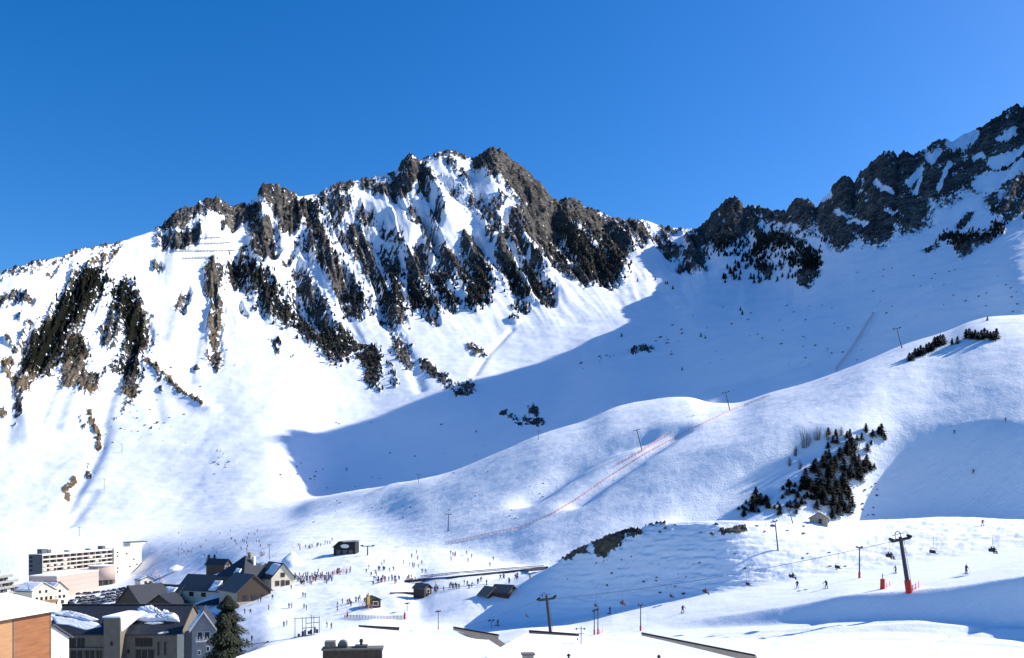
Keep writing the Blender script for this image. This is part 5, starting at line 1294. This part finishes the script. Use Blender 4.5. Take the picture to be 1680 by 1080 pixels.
person('left skier of a close pair on open snow below the crowd', 497, 980, 'grey', 3.2, 0, 1); person('right skier of a close pair on open snow below the crowd', 501, 981, 'navy', 3.2, 2, 0)
for k, (x, y) in enumerate([(402, 1007), (411, 1008), (441, 1001), (474, 998), (479, 998), (499, 999), (503, 1001), (470, 1026), (466, 1029), (553, 996), (554, 1003), (562, 991), (575, 991), (537, 1030), (544, 1032), (590, 985), (404, 1058), (413, 1066)]):
    person('lone skier in ' + list(JK)[k % 8] + ' on the open snow ' + ('near the conifers' if x < 460 else 'near the steel gate' if x < 510 else 'left of the yellow mast hut') + (', upper' if y < 1004 else ', lower'), x, y, list(JK)[k % 8], 2.6, None, None, 'lone skiers on the open snow')
def crowd(label, group, n, x0, y0, x1, y1, spread, kmin, cols=('navy', 'black', 'grey', 'red', 'blue', 'black', 'navy', 'green')):
    for i in range(n):
        a = rs.random(); x = x0 + (x1 - x0) * a; y = y0 + (y1 - y0) * a + rs.gauss(0, spread)
        jk = rs.choice(cols); q = (x - min(x0, x1)) / max(1, abs(x1 - x0))
        where = ('left part', 'middle', 'right part')[min(2, max(0, int(q * 3)))]
        person('skier in ' + jk + ' jacket, ' + where + ' of ' + label, x, y, jk, kmin, None, None, group)
crowd('dense crowd right of pointed chalet', 'dense crowd of skiers by the chalets', 72, 478, 955, 548, 949, 4.5, 3.6)
crowd('loose line right of dense crowd', 'line of skiers right of the crowd', 16, 545, 944, 575, 940, 2.5, 3.6)
crowd('queue left of the long conveyor', 'queue beside the conveyor', 34, 612, 954, 682, 954, 3, 3.6)
crowd('row behind the timber lift hut', 'row of skiers behind the lift hut', 22, 712, 970, 800, 958, 2.5, 3.6)
crowd('scatter above the conveyor queue', 'skiers above the queue', 20, 600, 938, 700, 930, 5, 4)
crowd('scatter on slope behind the hamlet', 'skiers on the piste foot behind the hamlet', 44, 290, 905, 430, 888, 9, 5.2)
crowd('group left of black lift garage', 'group near the black lift garage', 16, 488, 902, 545, 893, 3, 5)
crowd('scatter right of black lift garage', 'skiers on the fenced piste foot', 16, 640, 920, 820, 918, 6, 5)
crowd('group by the yellow mast hut', 'skiers by the yellow mast hut', 12, 570, 992, 612, 986, 2.5, 3)
crowd('group at far conveyor end', 'skiers at the far end of the conveyor', 10, 820, 952, 870, 948, 3, 3.6)
# riders on the chairs
for k, (px, xs) in enumerate([(1021, (0,)), (1157, (0,)), (1299, (0.3,)), (1459, (-.45, .45)), (1628, (-.4, .4))]):
    q, ang = KIDS[px]; Rz = Matrix.Rotation(ang, 3, 'Z')
    for i, x in enumerate(xs):
        lb = ['rider in red jacket on the chair right of the two red masts', 'rider in red jacket on the chair over the middle of the hillock', 'dark rider on the chair under the slim mast', None, None][k] or ('near' if i else 'far') + ' rider on the chair ' + ('left of the big leaning pylon' if px == 1459 else 'far right over the sunny piste')
        person(lb, 0, 0, 'red' if k < 2 else 'black', loc=q + Rz @ Vector((x * .75, .1, -2.42)), rz=ang, pi=4)

# ================================================================ FENCES, CONVEYOR, SMALL GEAR
def net(label, pts, kmin, h, group=None, step=6, mat=None, name='safety_net'):
    w_ = []
    for (x0, y0), (x1, y1) in zip(pts[:-1], pts[1:]):
        n = max(1, int(math.hypot(x1 - x0, y1 - y0) / step))
        w_ += [hit(x0 + (x1 - x0) * i / n, y0 + (y1 - y0) * i / n, kmin) for i in range(n)]
    w_.append(hit(*pts[-1], kmin)); o0 = w_[0]
    t = thing(name, label, 'net' if 'net' in name else 'fence', o0, 0, group)
    m = MB(); m2 = MB()
    for a, b_ in zip(w_[:-1], w_[1:]):
        a, b_ = a - o0, b_ - o0
        if (b_ - a).length > 40: continue
        s = Vector((0, 0, 1)); k = (b_ - a).cross(s).normalized() * .02
        for z0, z1 in ((.12, .24), (.42, .54), (.72, .84), (1.0, 1.1)):
            m.add([a + s * z0 * h + k, b_ + s * z0 * h + k, b_ + s * z1 * h + k, a + s * z1 * h + k, a + s * z0 * h - k, b_ + s * z0 * h - k, b_ + s * z1 * h - k, a + s * z1 * h - k], [(0, 1, 2, 3), (7, 6, 5, 4), (3, 2, 6, 7), (0, 4, 5, 1)])
        m2.tube(a - s * .2, a + s * h * 1.15, .05, n=5)
    m.build('netting', mat or M['redd'], t); o = m2.build('net_posts', M['dwood'], t); o['kind'] = 'stuff'
    return t
net('long red safety net running down the near slope beside the groomed piste', [(1262, 650), (1198, 675), (1130, 707), (1060, 745), (1000, 783), (950, 818), (905, 845), (850, 868), (790, 880), (730, 893)], 6.05, .85)
net('second red net line parallel to the long one on the near slope', [(1100, 712), (1053, 742), (1010, 765)], 6.2, 1.2)
net('dark red net climbing straight up the shaded slope behind the crest', [(1432, 518), (1412, 552), (1394, 580), (1370, 612)], 8.5, 3.2)
net('short red net at the foot of the big leaning pylon', [(1497, 970), (1512, 962)], 2.5, .9, step=5)
net('short red net right of the red padded post', [(1450, 966), (1464, 960)], 2.5, .7, step=5)
net('short red net right of the two red padded masts', [(984, 1040), (992, 1036)], 2.2, .7, step=3)
net('small red net around the yellow mast hut', [(589, 1000), (600, 998), (612, 1001)], 3, 1.4, step=4)
net('curved rope fence with dark posts on the snow below the yellow mast hut', [(565, 1014), (600, 1015), (640, 1016), (664, 1015)], 2.8, .8, step=5, mat=M['dwood'], name='rope_fence')
net('pinkish net slanting down the snow above the hamlet', [(252, 938), (258, 946), (264, 952), (268, 957)], 5.2, 1.6, step=3)
net('red net line in the skier crowd behind the queue', [(543, 944), (560, 939), (572, 936)], 3.6, 1.0, step=4)

def rail_line(name, label, cat, pts, kmin, parts):
    w_ = [hit(x, y, kmin) for x, y in pts]; o0 = w_[0]; t = thing(name, label, cat, o0)
    for pn, mat, z0, z1, wd in parts:
        m = MB()
        for a, b_ in zip(w_[:-1], w_[1:]): m.bar(a - o0 + Vector((0, 0, (z0 + z1) / 2)), b_ - o0 + Vector((0, 0, (z0 + z1) / 2)), wd, z1 - z0)
        m.build(pn, mat, t)
    return t
rail_line('ski_conveyor', 'long low dark conveyor belt lying across the beginner slope', 'conveyor', [(664, 955), (700, 952), (740, 949), (780, 945), (820, 941), (860, 937), (897, 933)], 3.6, [('side_panel', M['dsteel'], -.3, .55, .9), ('belt', M['black'], .55, .62, .7)])
rail_line('snow_fence', 'thin dark rail fence just behind the long conveyor', 'fence', [(690, 948), (740, 943), (800, 938), (850, 934), (892, 931)], 3.6, [('rail', M['dwood'], .5, .75, .12), ('lower_rail', M['dwood'], .1, .3, .12)])
rail_line('conveyor_frame', 'short dark lift track beside the timber lift hut', 'conveyor', [(640, 975), (665, 974), (690, 975)], 3.6, [('side_panel', M['dwood'], -.2, .5, .8)])
rail_line('snow_fence', 'thin fence line below the row of skiers behind the lift hut', 'fence', [(718, 969), (760, 965), (800, 962)], 3.6, [('rail', M['dsteel'], .5, .62, .1)])
# steel starting gate by the chair lift
p = hit(505, 1043, 2.4); s_ = p.y / F
gt = thing('lift_gate', 'open steel frame gate with posts and clutter on the snow by the hamlet', 'lift gate', p)
for x, y0, y1 in ((-21, -2, 29), (-9, -1, 30), (-3, 2, 30), (6, 4, 34), (10, 6, 33), (19, 8, 32)):
    MB().tube((x * s_, 0, y0 * s_ - .5), (x * s_, 0, y1 * s_), .1, n=6).build('post', M['steel'], gt)
for x0, x1, z in ((-22, 19, 28), (-9, 10, 12), (-3, 19, 20)): MB().bar((x0 * s_, .0, z * s_), (x1 * s_, 0, (z + 2) * s_), .14, .14).build('beam', M['dsteel'], gt)
for k in range(7): MB().box((-16 + k * 5) * s_, (-13 + k * 5) * s_, -.5 + (k % 2), .2 + (k % 2), (-1 + k * .9) * s_, (3 + k * 1.2 + (k % 3) * 2) * s_).build('control_box', [M['dsteel'], M['dwood'], M['steel']][k % 3], gt)
p = hit(423, 1060, 2.4)
bb = thing('barrier', 'dark swing barrier with round ends on the snow beside the conifers', 'barrier', p)
MB().bar((-3.2, 0, .2), (2.4, 0, .95), .16, .16).build('arm', M['dsteel'], bb)
for x, z in ((2.5, .95), (3.4, .9)): m = MB(); m.tube((x, -.12, z), (x, .12, z), .34, n=12); m.build('wheel', M['dsteel'], bb)
MB().tube((2.9, 0, -.4), (2.9, 0, .9), .1, n=6).build('post', M['dsteel'], bb)

# snow heaps
def heap(label, px, row, wpx, hpx, kmin, seed):
    p = hit(px, row, kmin); s = p.y / F; rs_ = random.Random(seed); bm = bmesh.new(); bmesh.ops.create_icosphere(bm, subdivisions=3, radius=1)
    for v in bm.verts:
        q = math.hypot(v.co.x, v.co.y); z = max(v.co.z, -.2)
        v.co.z = z * (1 - .35 * q) ; v.co *= 1 + .22 * math.sin(v.co.x * 5 + seed) * math.cos(v.co.y * 6) * .5 + .1 * (rs_.random() - .5)
    me = bpy.data.meshes.new('snow_heap'); bm.to_mesh(me); bm.free(); me.materials.append(M['snow']); me.polygons.foreach_set('use_smooth', [True] * len(me.polygons))
    o = link('snow_heap', me); o.location = p; o.scale = (wpx * s / 2, wpx * s / 2, hpx * s); tag(o, label, 'snow heap')
heap('round heap of piled snow behind the pointed chalet, half in shade', 479, 936, 38, 22, 5.2, 1)
heap('low ploughed snow bank above the hamlet roofs', 290, 936, 30, 9, 5.2, 2)

# parked cars below the hotel
def build_car(col):
    t = thing('parked_car', 'x', 'car', (0, 0, 0))
    m = MB(); pr = [(-2.1, .35), (2.1, .35), (2.15, .7), (1.2, .92), (-1.9, .95), (-2.15, .7)]
    n = len(pr); m.add([(a, -.85, c) for a, c in pr] + [(a, .85, c) for a, c in pr], [tuple(range(n)), tuple(range(n, 2 * n))[::-1]] + [(i, n + i, n + (i + 1) % n, (i + 1) % n) for i in range(n)]); m.build('body', col, t)
    m = MB(); pr = [(1.15, .93), (.5, 1.42), (-1.35, 1.45), (-1.85, .955)]; n = 4
    m.add([(a, -.8 + .1 * (c > 1), c) for a, c in pr] + [(a, .8 - .1 * (c > 1), c) for a, c in pr], [tuple(range(n)), tuple(range(n, 2 * n))[::-1]] + [(i, n + i, n + (i + 1) % n, (i + 1) % n) for i in range(n)]); m.build('windows', M['glass'], t)
    MB().box(-1.3, .45, -.68, .68, 1.452, 1.5).build('roof', col, t)
    for x in (-1.3, 1.3):
        for y in (-.8, .8): m = MB(); m.tube((x, y - .1, .32), (x, y + .1, .32), .32, n=10); m.build('wheel', M['black'], t)
    return t
CC = [('black', (.015, .015, .017)), ('silver', (.35, .36, .37)), ('white', (.7, .7, .7)), ('dark blue', (.02, .035, .09)), ('grey', (.12, .125, .13)), ('red', (.30, .02, .02))]
cars = []; ncar = 0
for q in range(7):
    for i in range(13):
        px = 112 + i * 8.2 + q * 1.6 + rs.uniform(-1, 1); row = 992 - q * 4.9 - i * .45
        if px > 218 or (px < 128 and q > 3) or rs.random() < .08: continue
        d = 395 + q * 22 + i * 1.5 + rs.uniform(-2, 2)
        loc = Vector((X(px, d), d, 0)); loc.z = ground(loc.x, loc.y)
        k = rs.choices(range(6), (5, 2, 2, 3, 3, 1))[0]
        lb = CC[k][0] + ' car, ' + ('front' if q < 2 else 'back' if q > 4 else 'middle') + ' rows, ' + ('left' if px < 145 else 'right' if px > 182 else 'centre') + ' of the packed car park'
        src = next((c for kk, c in cars if kk == k), None)
        rz = math.radians(rs.choice((88, 92, 268)) + rs.uniform(-3, 3))
        if src is None:
            src = build_car(flat('car_paint_' + CC[k][0].replace(' ', '_'), CC[k][1], .3, spec=.5)); cars.append((k, src)); src.location = loc; src.rotation_euler.z = rz; src['label'] = lb; src['group'] = 'cars in the packed car park'
        else: copy_thing(src, loc, rz, 1.0, lb, 'cars in the packed car park')
# utility pole on the near roof
p = P(953, 1092, 92)
up = thing('utility_pole', 'thin grey pole with small crossarms rising over the near snow roof', 'pole', p)
hp = (1092 - 1028) / F * 92
MB().tube((0, 0, -1.5), (.03, 0, hp), .07, .05, 8).build('pole', M['steel'], up)
for z, w_ in ((hp - .25, .55), (hp - .75, .4)): MB().bar((-w_ - .15, 0, z), (w_, 0, z + .03), .05, .05).build('crossarm', M['steel'], up)
for x, z in ((-.45, hp - .25), (.35, hp - .25), (-.4, hp - .9), (-.35, hp - 1.3)): m = MB(); m.tube((x, 0, z - .12), (x, 0, z + .12), .06, n=6); m.build('insulator', M['dgrey'], up)
